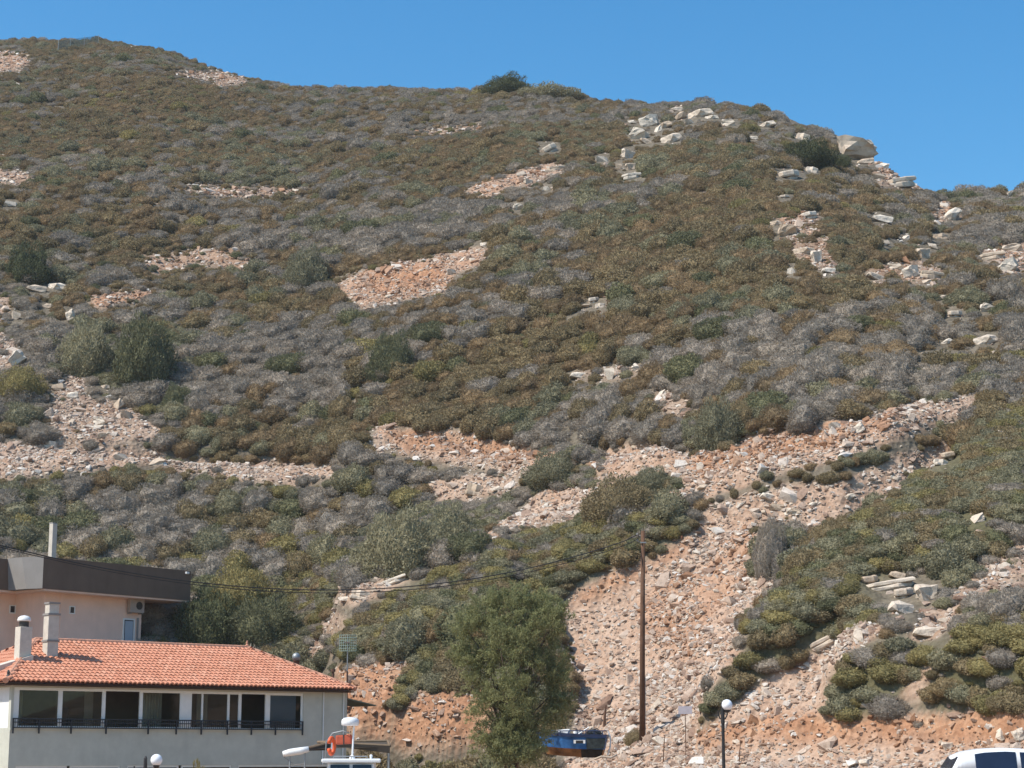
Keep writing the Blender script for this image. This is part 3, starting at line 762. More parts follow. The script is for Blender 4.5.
# shrubs that stand out, each with its own look: u, v of foot, width px, height px, kind, label
HAND = [
    (26, 282, 42, 38, 6, 'dark round bush at the left edge above the grey stone outcrop'),
    (142, 382, 84, 62, 4, 'large bright green bush on the left slope above the stone wall'),
    (82, 372, 58, 48, 1, 'dull green bush left of the large bright green one'),
    (306, 288, 62, 40, 1, 'pale grey green bush between the two bare pink patches'),
    (506, 94, 56, 22, 6, 'dark green clump crowning the middle of the skyline'),
    (548, 99, 96, 17, 1, 'low green clump right of the dark skyline clump'),
    (810, 166, 60, 27, 6, 'dark green spreading bush left of the square ridge boulder'),
    (838, 168, 30, 14, 6, 'small dark green bush just under the square ridge boulder'),
    (722, 446, 62, 44, 1, 'tall grey green bush at the edge of the orange cut'),
    (742, 428, 40, 24, 2, 'olive bush behind the tall bush at the orange cut'),
    (390, 376, 50, 42, 4, 'green bush alone on the middle slope, left of centre'),
    (555, 484, 74, 28, 1, 'wide dome of grey green shrub on the scree bench'),
    (622, 518, 80, 40, 2, 'slanting olive shrub mound just above the green band'),
    (652, 494, 56, 22, 1, 'grey green shrub at the upper end of the slanting mound'),
    (398, 572, 96, 58, 1, 'broad grey green thicket above the white flat rocks'),
    (450, 545, 80, 40, 1, 'grey green thicket beside the pale scree tongue'),
    (206, 646, 70, 50, 6, 'dark green bush right of the pink building'),
    (262, 646, 80, 44, 4, 'dull green thicket behind the tiled roof'),
    (240, 610, 90, 40, 5, 'bright yellow green thicket right of the dark parapet'),
    (526, 294, 28, 14, 4, 'small green bush on the open middle slope'),
    (772, 576, 46, 56, 0, 'dark grey straggling shrub in the middle of the scree'),
    (636, 743, 26, 11, 2, 'dry yellow tuft at the foot of the utility pole'),
    (178, 412, 36, 26, 4, 'small leafy green bush right of the rocky hollow'),
    (20, 400, 50, 30, 5, 'yellow green shrub at the left edge below the bushes'),
    (500, 768, 50, 18, 0, 'dry grey twigs under the feathery tree'),
    (545, 770, 46, 16, 0, 'dry grey twigs right of the tree foot'),
    (588, 770, 44, 16, 0, 'dry grey twigs in front of the blue boat'),
    (420, 770, 80, 18, 2, 'low green plants along the foot of the orange bank'),
]
HB_U = np.array([h[0] for h in HAND]); HB_V = np.array([h[1] for h in HAND])
hp, okh = onto(HB_U, np.minimum(HB_V, 764))
for (u, v, w, h, k, lab), P, i in zip(HAND, hp, range(99)):
    if v > 764: P = np.array([*at(u, v, 84.5 if u > 570 else 91)]); P[2] = hxy(P[0], P[1])
    d = math.hypot(P[0], P[1])
    o = bpy.data.objects.new('bush', BUSH[k][i % 2]); link(o)
    s = w * d / F / 1.75
    o.location = (P[0], P[1] + s * .3, hxy(P[0], P[1] + s * .3) - .15 * s); o.rotation_euler = (0, 0, i * 1.3); o.scale = (s, s * .85, h * d / F / .8)
    tag(o, lab, 'bush')
o = bpy.data.objects.new('potted_plant', SHRUB_BIG[5][1]); link(o); p = at(200, 768, 76)
o.location = (p.x, p.y, -1.2); o.scale = (.55, .55, 2.7); tag(o, 'tall leafy plant whose tip shows before the house wall', 'plant')

# ------------------------------------------------------------------ rubble
nc = 2600000
ca = np.radians(rng.uniform(-17.5, 17.5, nc)); cd = np.sqrt(rng.uniform(79 ** 2, 330 ** 2, nc))
cx, cy = cd * np.sin(ca), cd * np.cos(ca)
hb = H(ca, cd); cu, cv = project(cx, cy, hb)
bm_ = msample(BARE_M, cu + 3 * fbm(cx / 2, cy / 2, 2, 3), cv + 3 * fbm(cx / 2, cy / 2, 2, 4))
orm = msample(OR_M, cu, cv)
dens = bm_ * np.where(cd > 165, .55, 1) * (.38 + .62 * sstep(.34, .62, fbm(cx / 2.2, cy / 6.5, 4, 55) * .5 + .5)) + .012
kp = (rng.uniform(0, 1, nc) < dens * np.where(cd > 170, .45, 1)) & (cd > np.interp(ca, F_AZ, F_D) + .8) & (cd < np.interp(ca, R_AZ, R_D)) & ~((cu < 200) & (cd < 124))
cx, cy, hb, cu, cv, cd, orm = cx[kp], cy[kp], hb[kp], cu[kp], cv[kp], cd[kp], orm[kp]
n = len(cx); print('stones', n)
sz_ = np.exp(rng.normal(-2.72, .62, n)).clip(.03, .55) * np.where(cd > 170, 1.5, 1)
typ = np.where(rng.uniform(0, 1, n) < orm * .62, 11 + rng.integers(0, 3, n), np.where(rng.uniform(0, 1, n) < .12, 8 + rng.integers(0, 3, n), rng.integers(0, 8, n)))
rot = slope_rot(R(26) + rng.normal(0, .3, n), rng.uniform(0, 6.28, n), rng.normal(0, .25, n))
scl = np.stack([sz_ * rng.uniform(.8, 1.5, n), sz_, sz_ * rng.uniform(.7, 1.3, n)], 1)
sz_ = (sz_ * np.exp(.75 * fbm(cx / 5.5, cy / 8, 3, 71))).clip(.025, .6)
stx = sz_ * F / cd
vis = (cu > 5) & (cu < 1019) & (cv < 760) & ~((cu > 450) & (cu < 580) & (cv > 600)) & ~((cu < 350) & (cv > 600))
cand = np.where(vis)[0]; bigst = cand[np.argsort(-stx[cand])][:170]
isb = np.zeros(n, bool); isb[bigst] = True
ALLST = STONES + PALE + ORST
def st_region(u, v):
    if v > 690: return 'in the earth bank behind the parked car' if u > 690 else 'at the foot of the scree by the pole'
    if u > 700 and v > 590: return 'in the rubble between the green strips on the right'
    if u > 545 and v > 480: return 'in the pink scree gully above the pole'
    if v > 400 and u < 350: return 'in the stone wall on the left slope'
    if v > 400: return 'along the long orange cut across the slope'
    return 'in a bare patch on the upper slope'
for i in bigst:
    t = int(typ[i]); nm = 'pale slab of stone' if 8 <= t < 11 else ('rusty clay block' if t >= 11 else 'pinkish slab of stone')
    o = bpy.data.objects.new('loose_stone', ALLST[t]); link(o)
    o.location = (cx[i], cy[i], hb[i] + .02); o.rotation_euler = rot[i]; o.scale = scl[i]
    rg = st_region(cu[i], cv[i]); tag(o, nm + ' lying loose ' + rg, 'stone', nm + 's ' + rg)
q = ~isb
scatter('scree_rubble', np.stack([cx, cy, hb + .015], 1)[q], rot[q], scl[q], typ[q], ALLST, 'pinkish broken stones strewn over the bare slopes')

NUMW = ['', 'one', 'two', 'three', 'four', 'five', 'six', 'seven', 'eight']
for gi, (g, L) in enumerate(BOULDERS.items()):
    auto = sorted([b for b in L if b[5] is None], key=lambda b: b[0])
    for b in L:
        i = [k for k, fb in enumerate(flat) if fb[0] == g and fb[1:] == b][0]
        P = bp_[i]; d = math.hypot(P[0], P[1]); u, v, w, h, tilt, lab = b
        flatr = h / w
        mi = 4 if flatr < .3 else (2 if flatr < .42 else (3 if flatr < .55 else (0 if flatr < .7 else (1 if flatr < .9 else 5))))
        if i % 3 == 1 and mi in (0, 1, 3): mi = {0: 3, 1: 5, 3: 0}[mi]
        mesh = (BOULD2 if i % 5 in (1, 3) and w < 18 else BOULD)[mi]
        if w == 40 and h == 28: mesh = CRAG; mi = 1
        o = bpy.data.objects.new('boulder', mesh); link(o)
        sx_ = w * d / F / 2 * 1.08; zz = h * d / F / 2 * 1.05
        o.scale = (sx_, max(sx_ * .6, zz * .8) / .72, zz / [.55, .7, .32, .45, .25, .8][mi])
        o.location = (P[0], P[1] + sx_ * .3, P[2] + zz * (1.05 if mesh is CRAG else .62)); o.rotation_euler = (0, R(tilt), random.uniform(-.25, .25) + (math.pi if i % 2 else 0))
        if lab is None:
            if len(auto) == 1: lab = 'lone pale rock among the ' + g
            else: lab = ORD[auto.index(b)] + ' of the ' + g
        tag(o, lab, 'rock', g)

# ------------------------------------------------------------------ building materials
M_CREAM = plain('cream_render_wall', (.52, .515, .435), .9, .12, 1.2, .15, bump=.15, bscale=40, streak=.07)
M_PINK = plain('pink_render_wall', (.84, .60, .48), .9, .08, .8, .15, streak=.05)
M_PARAPET = plain('dark_brown_render', (.17, .118, .085), .85, .12, .9, .2, streak=.10)
M_LIGHTGREY = plain('light_grey_render', (.27, .25, .23), .85, .1, .9, .2)
M_FRAME = plain('pale_aluminium_frame', (.74, .74, .70), .5, .06, 4, .4)
M_WHITE_P = plain('white_paint', (.78, .77, .74), .45, .06, 3, .4)
M_RAIL = plain('dark_blue_grey_metal', (.018, .022, .028), .5, .15, 5, .4)
M_CHIM = plain('cream_chimney_render', (.58, .52, .44), .9, .16, 3, .15)
M_DARK = plain('sooty_metal', (.05, .045, .04), .6, .25, 6, .4)
M_BROWN_METAL = plain('rusty_brown_metal', (.13, .07, .045), .75, .25, 6, .3)
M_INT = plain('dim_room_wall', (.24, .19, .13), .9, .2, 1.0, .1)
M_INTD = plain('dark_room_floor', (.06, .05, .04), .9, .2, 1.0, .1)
M_BLIND = plain('pale_blue_blind', (.36, .41, .47), .7, .05, 1, .3)
M_SHADEW = plain('beige_curtain', (.62, .55, .42), .9, .12, 2, .1)
M_STEEL = plain('dull_galvanised_metal', (.30, .31, .31), .5, .15, 5, .5, metallic=.5)
M_WOODEAVE = plain('dark_wood_eave', (.07, .04, .025), .8, .2, 5, .2)

def glass_mat(name, tint=(.55, .58, .58), refl=1.0):
    m, nt, b = mat(name)
    nt.nodes.remove(b)
    tr = nt.nodes.new('ShaderNodeBsdfTransparent'); tr.inputs[0].default_value = (*tint, 1)
    gl = nt.nodes.new('ShaderNodeBsdfGlossy'); gl.inputs['Roughness'].default_value = .02
    fr = N(nt, 'ShaderNodeFresnel', IOR=1.5)
    mx = N(nt, 'ShaderNodeMixShader')
    nt.links.new(fr.outputs[0], mx.inputs[0]); nt.links.new(tr.outputs[0], mx.inputs[1]); nt.links.new(gl.outputs[0], mx.inputs[2])
    nt.links.new(mx.outputs[0], nt.nodes['Material Output'].inputs[0])
    return m
M_GLASS = glass_mat('window_glass')
M_CARGLASS = glass_mat('car_glass', (.22, .26, .34))

def tile_mat():
    m, nt, b = mat('terracotta_tiles')
    g = nt.nodes.new('ShaderNodeNewGeometry'); tc = nt.nodes.new('ShaderNodeTexCoord')
    a = ramp(nt, [(0, (.51, .215, .13)), (.4, (.54, .24, .148)), (.75, (.555, .252, .158)), (1, (.575, .285, .185))], g.outputs['Random Per Island'])
    n1 = N(nt, 'ShaderNodeTexNoise', Scale=.9, Detail=6.0); nt.links.new(tc.outputs['Object'], n1.inputs['Vector'])
    v = ramp(nt, [(.28, (.84, .83, .82)), (.5, (1, 1, 1)), (.75, (1.04, 1.05, 1.07))], n1.outputs[0])
    nt.links.new(mixc(nt, 1.0, a, v, 'MULTIPLY'), b.inputs['Base Color'])
    b.inputs['Roughness'].default_value = .85; b.inputs['Specular IOR Level'].default_value = .2
    return m
M_TILE = tile_mat()
M_RIDGE = plain('mortared_ridge_tiles', (.52, .27, .18), .9, .3, 4, .15)

class Frame:
    """a house's own axes: s along the front, y into the depth, z up from the ground"""
    def __init__(self, uA, YA, uB, YB, v, gz):
        A = at(uA, v, YA); B = at(uB, v, YB)
        self.A = Vector((A.x, A.y, gz)); d = Vector((B.x - A.x, B.y - A.y, 0)); self.L = d.length
        self.e1 = d.normalized(); self.e2 = Vector((-self.e1.y, self.e1.x, 0)); self.gz = gz
        self.rz = math.atan2(self.e1.y, self.e1.x)
    def s(self, u, v, yo=0.0):
        r = ray(u, v); k = r[0] / r[1]; P = self.A + self.e2 * yo
        return (k * P.y - P.x) / (self.e1.x - k * self.e1.y)
    def z(self, u, v, yo=0.0):
        s = self.s(u, v, yo); P = self.A + self.e2 * yo + self.e1 * s
        return at(u, v, P.y).z - self.gz

# ------------------------------------------------------------------ house with the tiled roof
hf = Frame(11, 85.0, 347, 96.0, 705, -1.2)
house = empty('tiled_house', hf.A, hf.rz)
tag(house, 'cream two storey house with orange tiled hip roof and a glazed veranda', 'house')
L = hf.L; DEP = 9.0
s0 = 0.0; z_sill = hf.z(150, 729); z_head = hf.z(150, 690); z_eave = hf.z(150, 685, -.55)
print('house', L, z_sill, z_head, z_eave, 'tail', hf.z(340, 690, -.55))
sw1 = hf.s(303.5, 705)     # right end of the glazed strip
z_low = hf.z(150, 765.5)   # heads of the ground floor openings
w = MB()
T = .22
w.box(0, 0, z_low, L, T, z_sill)                            # band under the veranda
w.box(sw1, 0.002, z_sill, L, T, z_eave + .1)                # solid panel at the right
w.box(0, 0, z_head, sw1, T, z_eave + .1)                    # lintel
w.box(0, 0, z_sill, .12, T, z_head)                         # left corner post
w.box(0, T, 0, T, DEP, z_sill); w.box(0, DEP * .45, z_sill, T, DEP, z_eave + .1); w.box(0, T, z_head, T, DEP * .45, z_eave + .1)
w.box(L - T, T, 0, L, DEP, z_eave + .1)
w.box(T, DEP - T, 0, L - T, DEP, z_eave + .1)
for a, b in ((0, .35), (5.4, 5.75), (11.2, 11.55), (L - 1.0, L)): w.box(a, 0, 0, b, T, z_low)
w.build('wall', M_CREAM, house)
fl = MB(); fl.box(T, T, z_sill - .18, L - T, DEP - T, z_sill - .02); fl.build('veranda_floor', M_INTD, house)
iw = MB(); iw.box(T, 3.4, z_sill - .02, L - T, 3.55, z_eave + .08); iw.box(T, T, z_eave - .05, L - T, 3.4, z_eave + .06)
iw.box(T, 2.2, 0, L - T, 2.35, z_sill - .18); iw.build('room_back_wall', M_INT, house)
cu_ = MB()
def S0(u): return hf.s(u, 708)
for a, b in ((S0(22), S0(30)), (S0(64), S0(70)), (S0(92), S0(101)), (S0(150), S0(170)), (S0(205), S0(216))):
    n = 14
    for i in range(n):
        x0 = a + (b - a) * i / n; x1 = a + (b - a) * (i + 1) / n; dy = .05 * (i % 2)
        cu_.quad((x0, .8 + dy, z_sill), (x1, .85 - dy, z_sill), (x1, .85 - dy, z_head + .1), (x0, .8 + dy, z_head + .1))
cu_.build('curtain', M_SHADEW, house)
# glazed bays between pixels measured on the front: u0, u1, kind
def S(u): return hf.s(u, 708)
bays = [(19, 59, 'glass'), (62.5, 103, 'glass'), (106, 140, 'open'), (143, 181, 'glass'), (192, 202.5, 'glass'), (203.5, 228.5, 'glass'), (230, 239.5, 'glass'), (242, 266, 'open'), (270.5, 302, 'blind')]
prev = .12
mull = MB()
for u0, u1, kd in bays:
    mull.box(prev, .05, z_sill, S(u0), .05 + .10, z_head); prev = S(u1)
mull.box(prev, .05, z_sill, sw1, .15, z_head)
mull.box(.12, .03, z_head - .09, sw1, .16, z_head); mull.box(.12, .03, z_sill, sw1, .16, z_sill + .07)
mull.build('window_frame', M_FRAME, house, bevel=.01)
for u0, u1, kd in bays:
    a, b = S(u0), S(u1)
    if kd == 'open': continue
    f = MB()
    for q in ((a, z_sill + .07, a + .025, z_head - .09), (b - .025, z_sill + .07, b, z_head - .09), (a + .025, z_sill + .07, b - .025, z_sill + .10), (a + .025, z_head - .12, b - .025, z_head - .09)):
        f.box(q[0], .075, q[1], q[2], .125, q[3])
    fo = f.build('window', M_FRAME, house)
    p = MB(); p.quad((a + .02, .1, z_sill + .09), (b - .02, .1, z_sill + .09), (b - .02, .1, z_head - .1), (a + .02, .1, z_head - .1))
    p.build('pane', M_GLASS, fo)
    if kd == 'blind':
        bl = MB(); bl.quad((a + .05, .17, z_sill + .1), (b - .25, .17, z_sill + .1), (b - .25, .17, z_head - .1), (a + .05, .17, z_head - .1)); bl.build('blind', M_BLIND, fo)
# balcony rail in front of the glazing
zr0, zr1 = z_sill - .12, hf.z(150, 719.5)
rl = MB()
ra, rb = S(12), S(302)
rl.box(ra, -.16, zr1 - .05, rb, -.11, zr1); rl.box(ra, -.155, zr1 - .2, rb, -.12, zr1 - .16); rl.box(ra, -.155, zr0 + .12, rb, -.12, zr0 + .16)
k = 0; x = ra
while x < rb:
    rl.box(x, -.145, zr0 + .16, x + .018, -.127, zr1 - .05); x += .11
for u in (12, 38, 70, 105, 147, 175, 200, 226, 250, 274, 301): rl.box(S(u), -.165, zr0 - .12, S(u) + .06, -.105, zr1)
rl.build('balcony_railing', M_RAIL, house)
sk = MB(); sk.box(0, -.05, z_sill - .08, sw1, 0, z_sill - .005); sk.build('sill', M_CREAM, house)
# furniture silhouettes behind the glass
ch = MB(); cs = S(74)
ch.box(cs, 1.1, z_sill, cs + .5, 1.6, z_sill + .45); ch.box(cs, 1.55, z_sill + .45, cs + .5, 1.6, z_sill + .95)
cho = ch.build('chair', M_DARK, None, bevel=.03); cho.location = hf.A; cho.rotation_euler = (0, 0, hf.rz); tag(cho, 'dark chair seen dimly behind the second veranda pane from the left', 'chair')
# left side glazing seen edge on
lg = MB(); lg.box(.02, T + .05, z_sill, .10, DEP * .45, z_sill + .08); lg.box(.02, T + .05, z_head - .08, .10, DEP * .45, z_head)
for yy in (T, 1.9, DEP * .45 - .08): lg.box(.02, yy + .003, z_sill, .10, yy + .08, z_head)
lgo = lg.build('window', M_FRAME, house); 
lb = MB(); lb.quad((.05, T, z_sill + .05), (.05, DEP * .45, z_sill + .05), (.05, DEP * .45, z_head - .05), (.05, T, z_head - .05)); lb.build('blind', M_WHITE_P, lgo)
# ground floor windows whose heads just show
for a, b in ((.35, 2.8), (2.95, 5.4), (5.75, 8.4), (8.55, 11.2), (11.55, L - 1.0)):
    f = MB(); f.box(a, .05, .9, a + .07, .14, z_low); f.box(b - .07, .05, .9, b, .14, z_low); f.box(a + .07, .05, z_low - .09, b - .07, .14, z_low); f.box(a + .07, .05, .9, b - .07, .14, .98)
    fo = f.build('window', M_FRAME, house)
    p = MB(); p.quad((a + .06, .1, .95), (b - .06, .1, .95), (b - .06, .1, z_low - .06), (a + .06, .1, z_low - .06)); p.build('pane', M_GLASS, fo)
pl = MB(); 
for a, b in ((.35, 5.4), (5.75, 11.2), (11.55, L - 1.0)): pl.box(a, .02, 0, b, T - .02, .9)
pl.build('plinth_wall', M_CREAM, house)
# right panel: white fascia, pipes
fa = MB(); fa.box(S(304), -.10, z_eave - .06, L + .05, -.02, z_eave + .1); fa.build('fascia', M_WHITE_P, house)
for u in (323, 343):
    dp = MB(); s_ = S(u); dp.tube([(s_, -.05, z_low), (s_, -.05, z_eave - .1)], .035, 8); dp.build('downpipe', M_FRAME, house)
gl_ = MB(); gl_.tube([(S(303), -.13, z_eave - .02), (S(324), -.13, z_eave - .04)], .05, 8); gl_.build('gutter', M_WHITE_P, house)
# awning flap at the right end of the house
aw = MB(); aw.hexa([(L, 1.0, z_eave - .30), (L + 1.9, .2, z_eave - .75), (L + 1.9, 2.4, z_eave - .75), (L, 3.4, z_eave - .30), (L, 1.0, z_eave - .22), (L + 1.9, .2, z_eave - .70), (L + 1.9, 2.4, z_eave - .70), (L, 3.4, z_eave - .22)])
aw.build('side_canopy', plain('grey_green_canopy', (.12, .13, .10), .8), house)

# roof of curved tiles
HR = DEP / 2
sR = hf.s(247, 649, HR); zR = hf.z(247, 649, HR); sL = hf.s(36, 641, HR); zL = hf.z(36, 641, HR)
print('ridge', sL, zL, sR, zR)
zR = (zR + zL) / 2
oh = .55
E = [(-oh, -oh), (L + .15, -oh), (L + .15, DEP + oh), (-oh, DEP + oh)]
ze = z_eave
def tile_face(mb, e0, e1, r0, r1):
    """eave from e0 to e1, ridge from r0 to r1 (points in the house's axes): rows of barrel tiles, one island each"""
    e0, e1, r0, r1 = map(Vector, (e0, e1, r0, r1))
    ax = (e1 - e0); W_ = ax.length; ax.normalize()
    m0 = (r0 - e0); up = m0 - ax * m0.dot(ax); Hs = up.length; up.normalize(); nrm = ax.cross(up)
    a0 = (r0 - e0).dot(ax); a1 = (r1 - e0).dot(ax)
    nc_ = int(W_ / .235); cw = W_ / nc_; nr = max(3, int(Hs / .36)); rh = Hs / nr
    for r in range(nr):
        t0 = r / nr
        lo = a0 * (t0 + .4 / nr); hi = W_ + (a1 - W_) * (t0 + .4 / nr)
        for c in range(nc_):
            xm = (c + .5) * cw
            if xm < lo - .1 or xm > hi + .1: continue
            n0 = len(mb.v); K = 6
            jz = random.uniform(-.006, .006); jx = random.uniform(-.008, .008)
            for e in (0, 1):
                y = r * rh + e * rh * 1.06; lift = .045 if e == 0 else 0.0
                for k in range(K + 1):
                    th = math.pi * k / K
                    xx = xm + jx - math.cos(th) * cw * .5; zz = math.sin(th) * .11 + lift + jz
                    q = e0 + ax * xx + up * y + nrm * zz
                    mb.v.append(tuple(q))
            for k in range(K):
                mb.f.append((n0 + k, n0 + k + 1, n0 + K + 1 + k + 1, n0 + K + 1 + k))
            # front lip
            n1 = len(mb.v)
            for k in range(K + 1):
                th = math.pi * k / K; q = e0 + ax * (xm + jx - math.cos(th) * cw * .5) + up * (r * rh) + nrm * (max(0, math.sin(th) * .085 - .01))
                mb.v.append(tuple(q))
            for k in range(K): mb.f.append((n1 + k, n1 + k + 1, n0 + k + 1, n0 + k))
rf = MB()
c0 = (-oh, -oh, ze); c1 = (L + .15, -oh, ze); c2 = (L + .15, DEP + oh, ze); c3 = (-oh, DEP + oh, ze)
p0 = (sL, HR, zR); p1 = (sR, HR, zR)
tile_face(rf, c0, c1, p0, p1); tile_face(rf, c3, c0, p0, p0); tile_face(rf, c1, c2, p1, p1); tile_face(rf, c2, c3, p1, p0)
roof = rf.build('roof', M_TILE, house)
deck = MB()
dz = Vector((0, 0, -.035))
for f in ((c0, c1, p1, p0), (c3, c0, p0), (c1, c2, p1), (c2, c3, p0, p1)): deck.quad(*[tuple(Vector(q) + dz) for q in f])
deck.build('roof_deck', plain('tile_bed', (.30, .12, .07), .9), roof)
ev = MB(); ev.box(-oh + .06, -oh + .06, ze - .13, L + .1, 0, ze - .06); ev.box(-oh + .06, 0, ze - .13, 0, DEP + oh - .06, ze - .06); ev.box(L + .002, 0, ze - .13, L + .1, DEP, ze - .06)
ev.build('eave_board', M_WOODEAVE, roof)
def ridge_caps(mb, a, b):
    a, b = Vector(a), Vector(b); n = int((b - a).length / .36)
    for i in range(n):
        q0 = a.lerp(b, i / n); q1 = a.lerp(b, (i + 1.12) / n)
        mb.tube([q0 + Vector((0, 0, .05)), q1 + Vector((0, 0, .06))], [.135, .115], 8)
rc = MB(); ridge_caps(rc, p0, p1)
for cc, pp in ((c0, p0), (c1, p1), (c2, p1), (c3, p0)): ridge_caps(rc, cc, pp)
rc.build('ridge_tile', M_RIDGE, roof)
fin = MB(); fin.lathe([(.09, 0), (.11, .08), (.05, .14), (.06, .22), (.015, .34)], (p1[0], p1[1], p1[2] + .1), 10); fin.build('finial', M_RIDGE, roof)
fin = MB(); fin.lathe([(.10, 0), (.12, .1), (.06, .2), (.07, .3), (.03, .4)], (c0[0] + .2, c0[1] + .2, c0[2] + .12), 10); fin.build('finial', M_DARK, roof)
# chimneys
def roof_pt(u, v, yo): return hf.s(u, v, yo), yo, hf.z(u, v, yo)
cx_, cy_, cz_ = roof_pt(22.5, 657, 2.2); zt = hf.z(22.5, 627, 2.2)
c = MB(); c.box(cx_ - .29, cy_ - .29, cz_ - .7, cx_ + .29, cy_ + .29, zt)
co = c.build('chimney', M_CHIM, roof, bevel=.02)
c = MB(); c.lathe([(.20, 0), (.22, .02), (.22, .26), (.2, .28)], (cx_, cy_, zt), 16); c.build('flue_collar', M_DARK, co)
c = MB(); c.lathe([(.31, .26), (.31, .33), (.27, .43), (.17, .50), (.03, .53)], (cx_, cy_, zt), 20); c.build('domed_cap', M_WHITE_P, co, smooth=True)
fs = MB(); fs.hexa([(cx_ - 1.5, cy_ - .5, cz_ - .75), (cx_ + .3, cy_ - .5, cz_ - .25), (cx_ + .3, cy_ + .4, cz_ - .25), (cx_ - 1.5, cy_ + .4, cz_ - .75), (cx_ - 1.5, cy_ - .5, cz_ - .5), (cx_ + .3, cy_ - .5, cz_ + .08), (cx_ + .3, cy_ + .4, cz_ + .08), (cx_ - 1.5, cy_ + .4, cz_ - .5)])
fs.build('chimney_apron', M_CHIM, roof)
cx_, cy_, cz_ = roof_pt(50, 654, 2.6); zt = hf.z(50, 603, 2.6); zm = hf.z(50, 615, 2.6)
c = MB(); c.box(cx_ - .27, cy_ - .27, cz_ - .5, cx_ + .27, cy_ + .27, zm); c.box(cx_ - .24, cy_ - .24, zm, cx_ + .24, cy_ + .24, zt - .05)
co = c.build('chimney', M_CHIM, roof, bevel=.015)
for zz in (zm - .02, cz_ + .55):
    c = MB(); c.box(cx_ - .31, cy_ - .31, zz, cx_ + .31, cy_ + .31, zz + .09); c.build('chimney_band', M_LIGHTGREY, co)
c = MB(); c.box(cx_ - .28, cy_ - .28, zt - .05, cx_ + .28, cy_ + .28, zt + .03); c.build('chimney_cap', M_LIGHTGREY, co)
cx_, cy_, cz_ = roof_pt(296, 672, 3.4); zt = hf.z(296, 661, 3.4)
c = MB(); c.lathe([(.15, -.8), (.15, zt - cz_), (.17, zt - cz_ + .02)], (cx_, cy_, cz_), 14); co = c.build('metal_flue', M_BROWN_METAL, roof, smooth=True)
c = MB(); c.lathe(sphere_prof(.22, .2, 10), (cx_, cy_, zt), 16); c.build('flue_cowl', M_STEEL, co, smooth=True)
for u, v, h in ((305, 672, .25), (333, 676, .35)):
    cx_, cy_, cz_ = roof_pt(u, v, 2.0); c = MB(); c.lathe([(.06, -.6), (.06, h * .6), (.12, h * .6), (.12, h)], (cx_, cy_, cz_), 10); c.build('vent_pipe', M_BROWN_METAL, roof)

# aerial on the roof corner
P = at(347, 690, 97.0); zt = at(347, 636, 97.0).z; zb = P.z - 1.2
an = empty('roof_aerial', (P.x, P.y, zb)); tag(an, 'thin mast with a mesh panel aerial at the right corner of the tiled roof', 'aerial')
h = zt - zb
c = MB(); c.tube([(0, 0, 0), (0, 0, h * .55)], .045, 8); c.build('mast', M_BROWN_METAL, an)
c = MB(); c.tube([(0, 0, h * .55), (0, 0, h)], .03, 8); c.build('mast_top', M_STEEL, an)
g = MB()
for i in range(9): x = -.42 + .105 * i; g.tube([(x, -.1 + abs(x) * .25, h - .75), (x, -.1 + abs(x) * .25, h + .05)], .011, 5)
for i in range(7): z = h - .75 + .133 * i; g.tube([(-.42, .005, z), (0, -.1, z), (.42, .005, z)], .011, 5)
g.build('reflector_grid', plain('greenish_mesh', (.30, .40, .36), .6), an)
g = MB(); g.tube([(0, .1, h - .35), (0, -.9, h - .35)], .018, 6)
for i in range(6): g.tube([(-.16, -.2 - .13 * i, h - .35), (.16, -.2 - .13 * i, h - .35)], .01, 5)
g.build('antenna_boom', M_STEEL, an)

# ------------------------------------------------------------------ pink building behind
pf = Frame(43, 110.0, 191, 119.0, 575, 2.0)
pk = empty('pink_building', pf.A, pf.rz)
tag(pk, 'pink flat roofed building with a deep dark brown parapet behind the tiled house', 'building')
zt = pf.z(43, 556.5); zb = pf.z(43, 588.5); print('parapet', zb, zt, pf.z(191, 571.5), pf.z(191, 600.5), pf.L)
LP = pf.L; ret = 2.6
def SP_(u, yo): return pf.s(u, 600, yo)
q = MB(); q.box(0, 0, zb, LP, 9, zt); q.build('parapet', M_PARAPET, pk)
sw_ = pf.s(22, 556, 1.3); kk = min(np.linspace(.3, 1, 60), key=lambda k: abs(project(*[(pf.A + pf.e1 * (sw_ * k) + pf.e2 * (1.3 * k))[c_] for c_ in (0, 1)], zb + pf.gz)[0] - 26.5))
q = MB(); q.hexa([(sw_ * kk, 1.3 * kk, zb + .002), (-.004, .003, zb + .002), (-.004, ret, zb + .002), (sw_ * kk, ret, zb + .002), (sw_, 1.3, zt + .004), (-.004, .003, zt + .004), (-.004, ret, zt + .004), (sw_, ret, zt + .004)]); q.build('sunlit_parapet_end', M_LIGHTGREY, pk)  # end of the parapet in the sun, its brightness put into a lighter grey
q = MB(); q.box(-14, ret, zb, .1, 10, zt - .03); q.build('parapet', M_PARAPET, pk)
q = MB(); q.box(.15, .05, zb - .1, LP - .05, 9, zb - .003); q.box(-14, ret + .05, zb - .1, .15, 10, zb - .003); q.build('soffit', M_PINK, pk)
wy = 1.1; wr = SP_(142, wy); wl = SP_(45, wy)
q = MB(); q.box(wl, wy, 0, wr, 9, zb - .1); q.box(-14, ret + 1.2, 0, wl, 10, zb - .1); q.build('wall', M_PINK, pk)
q = MB(); s_ = SP_(63, wy); q.box(s_ - .2, wy - .06, 0, s_ + .12, wy - .002, zb - .1); s_ = SP_(38, ret + 1.2); q.box(s_, ret + 1.0, 0, s_ + .5, ret + 1.2, zb - .1); q.build('pilaster', M_PINK, pk)
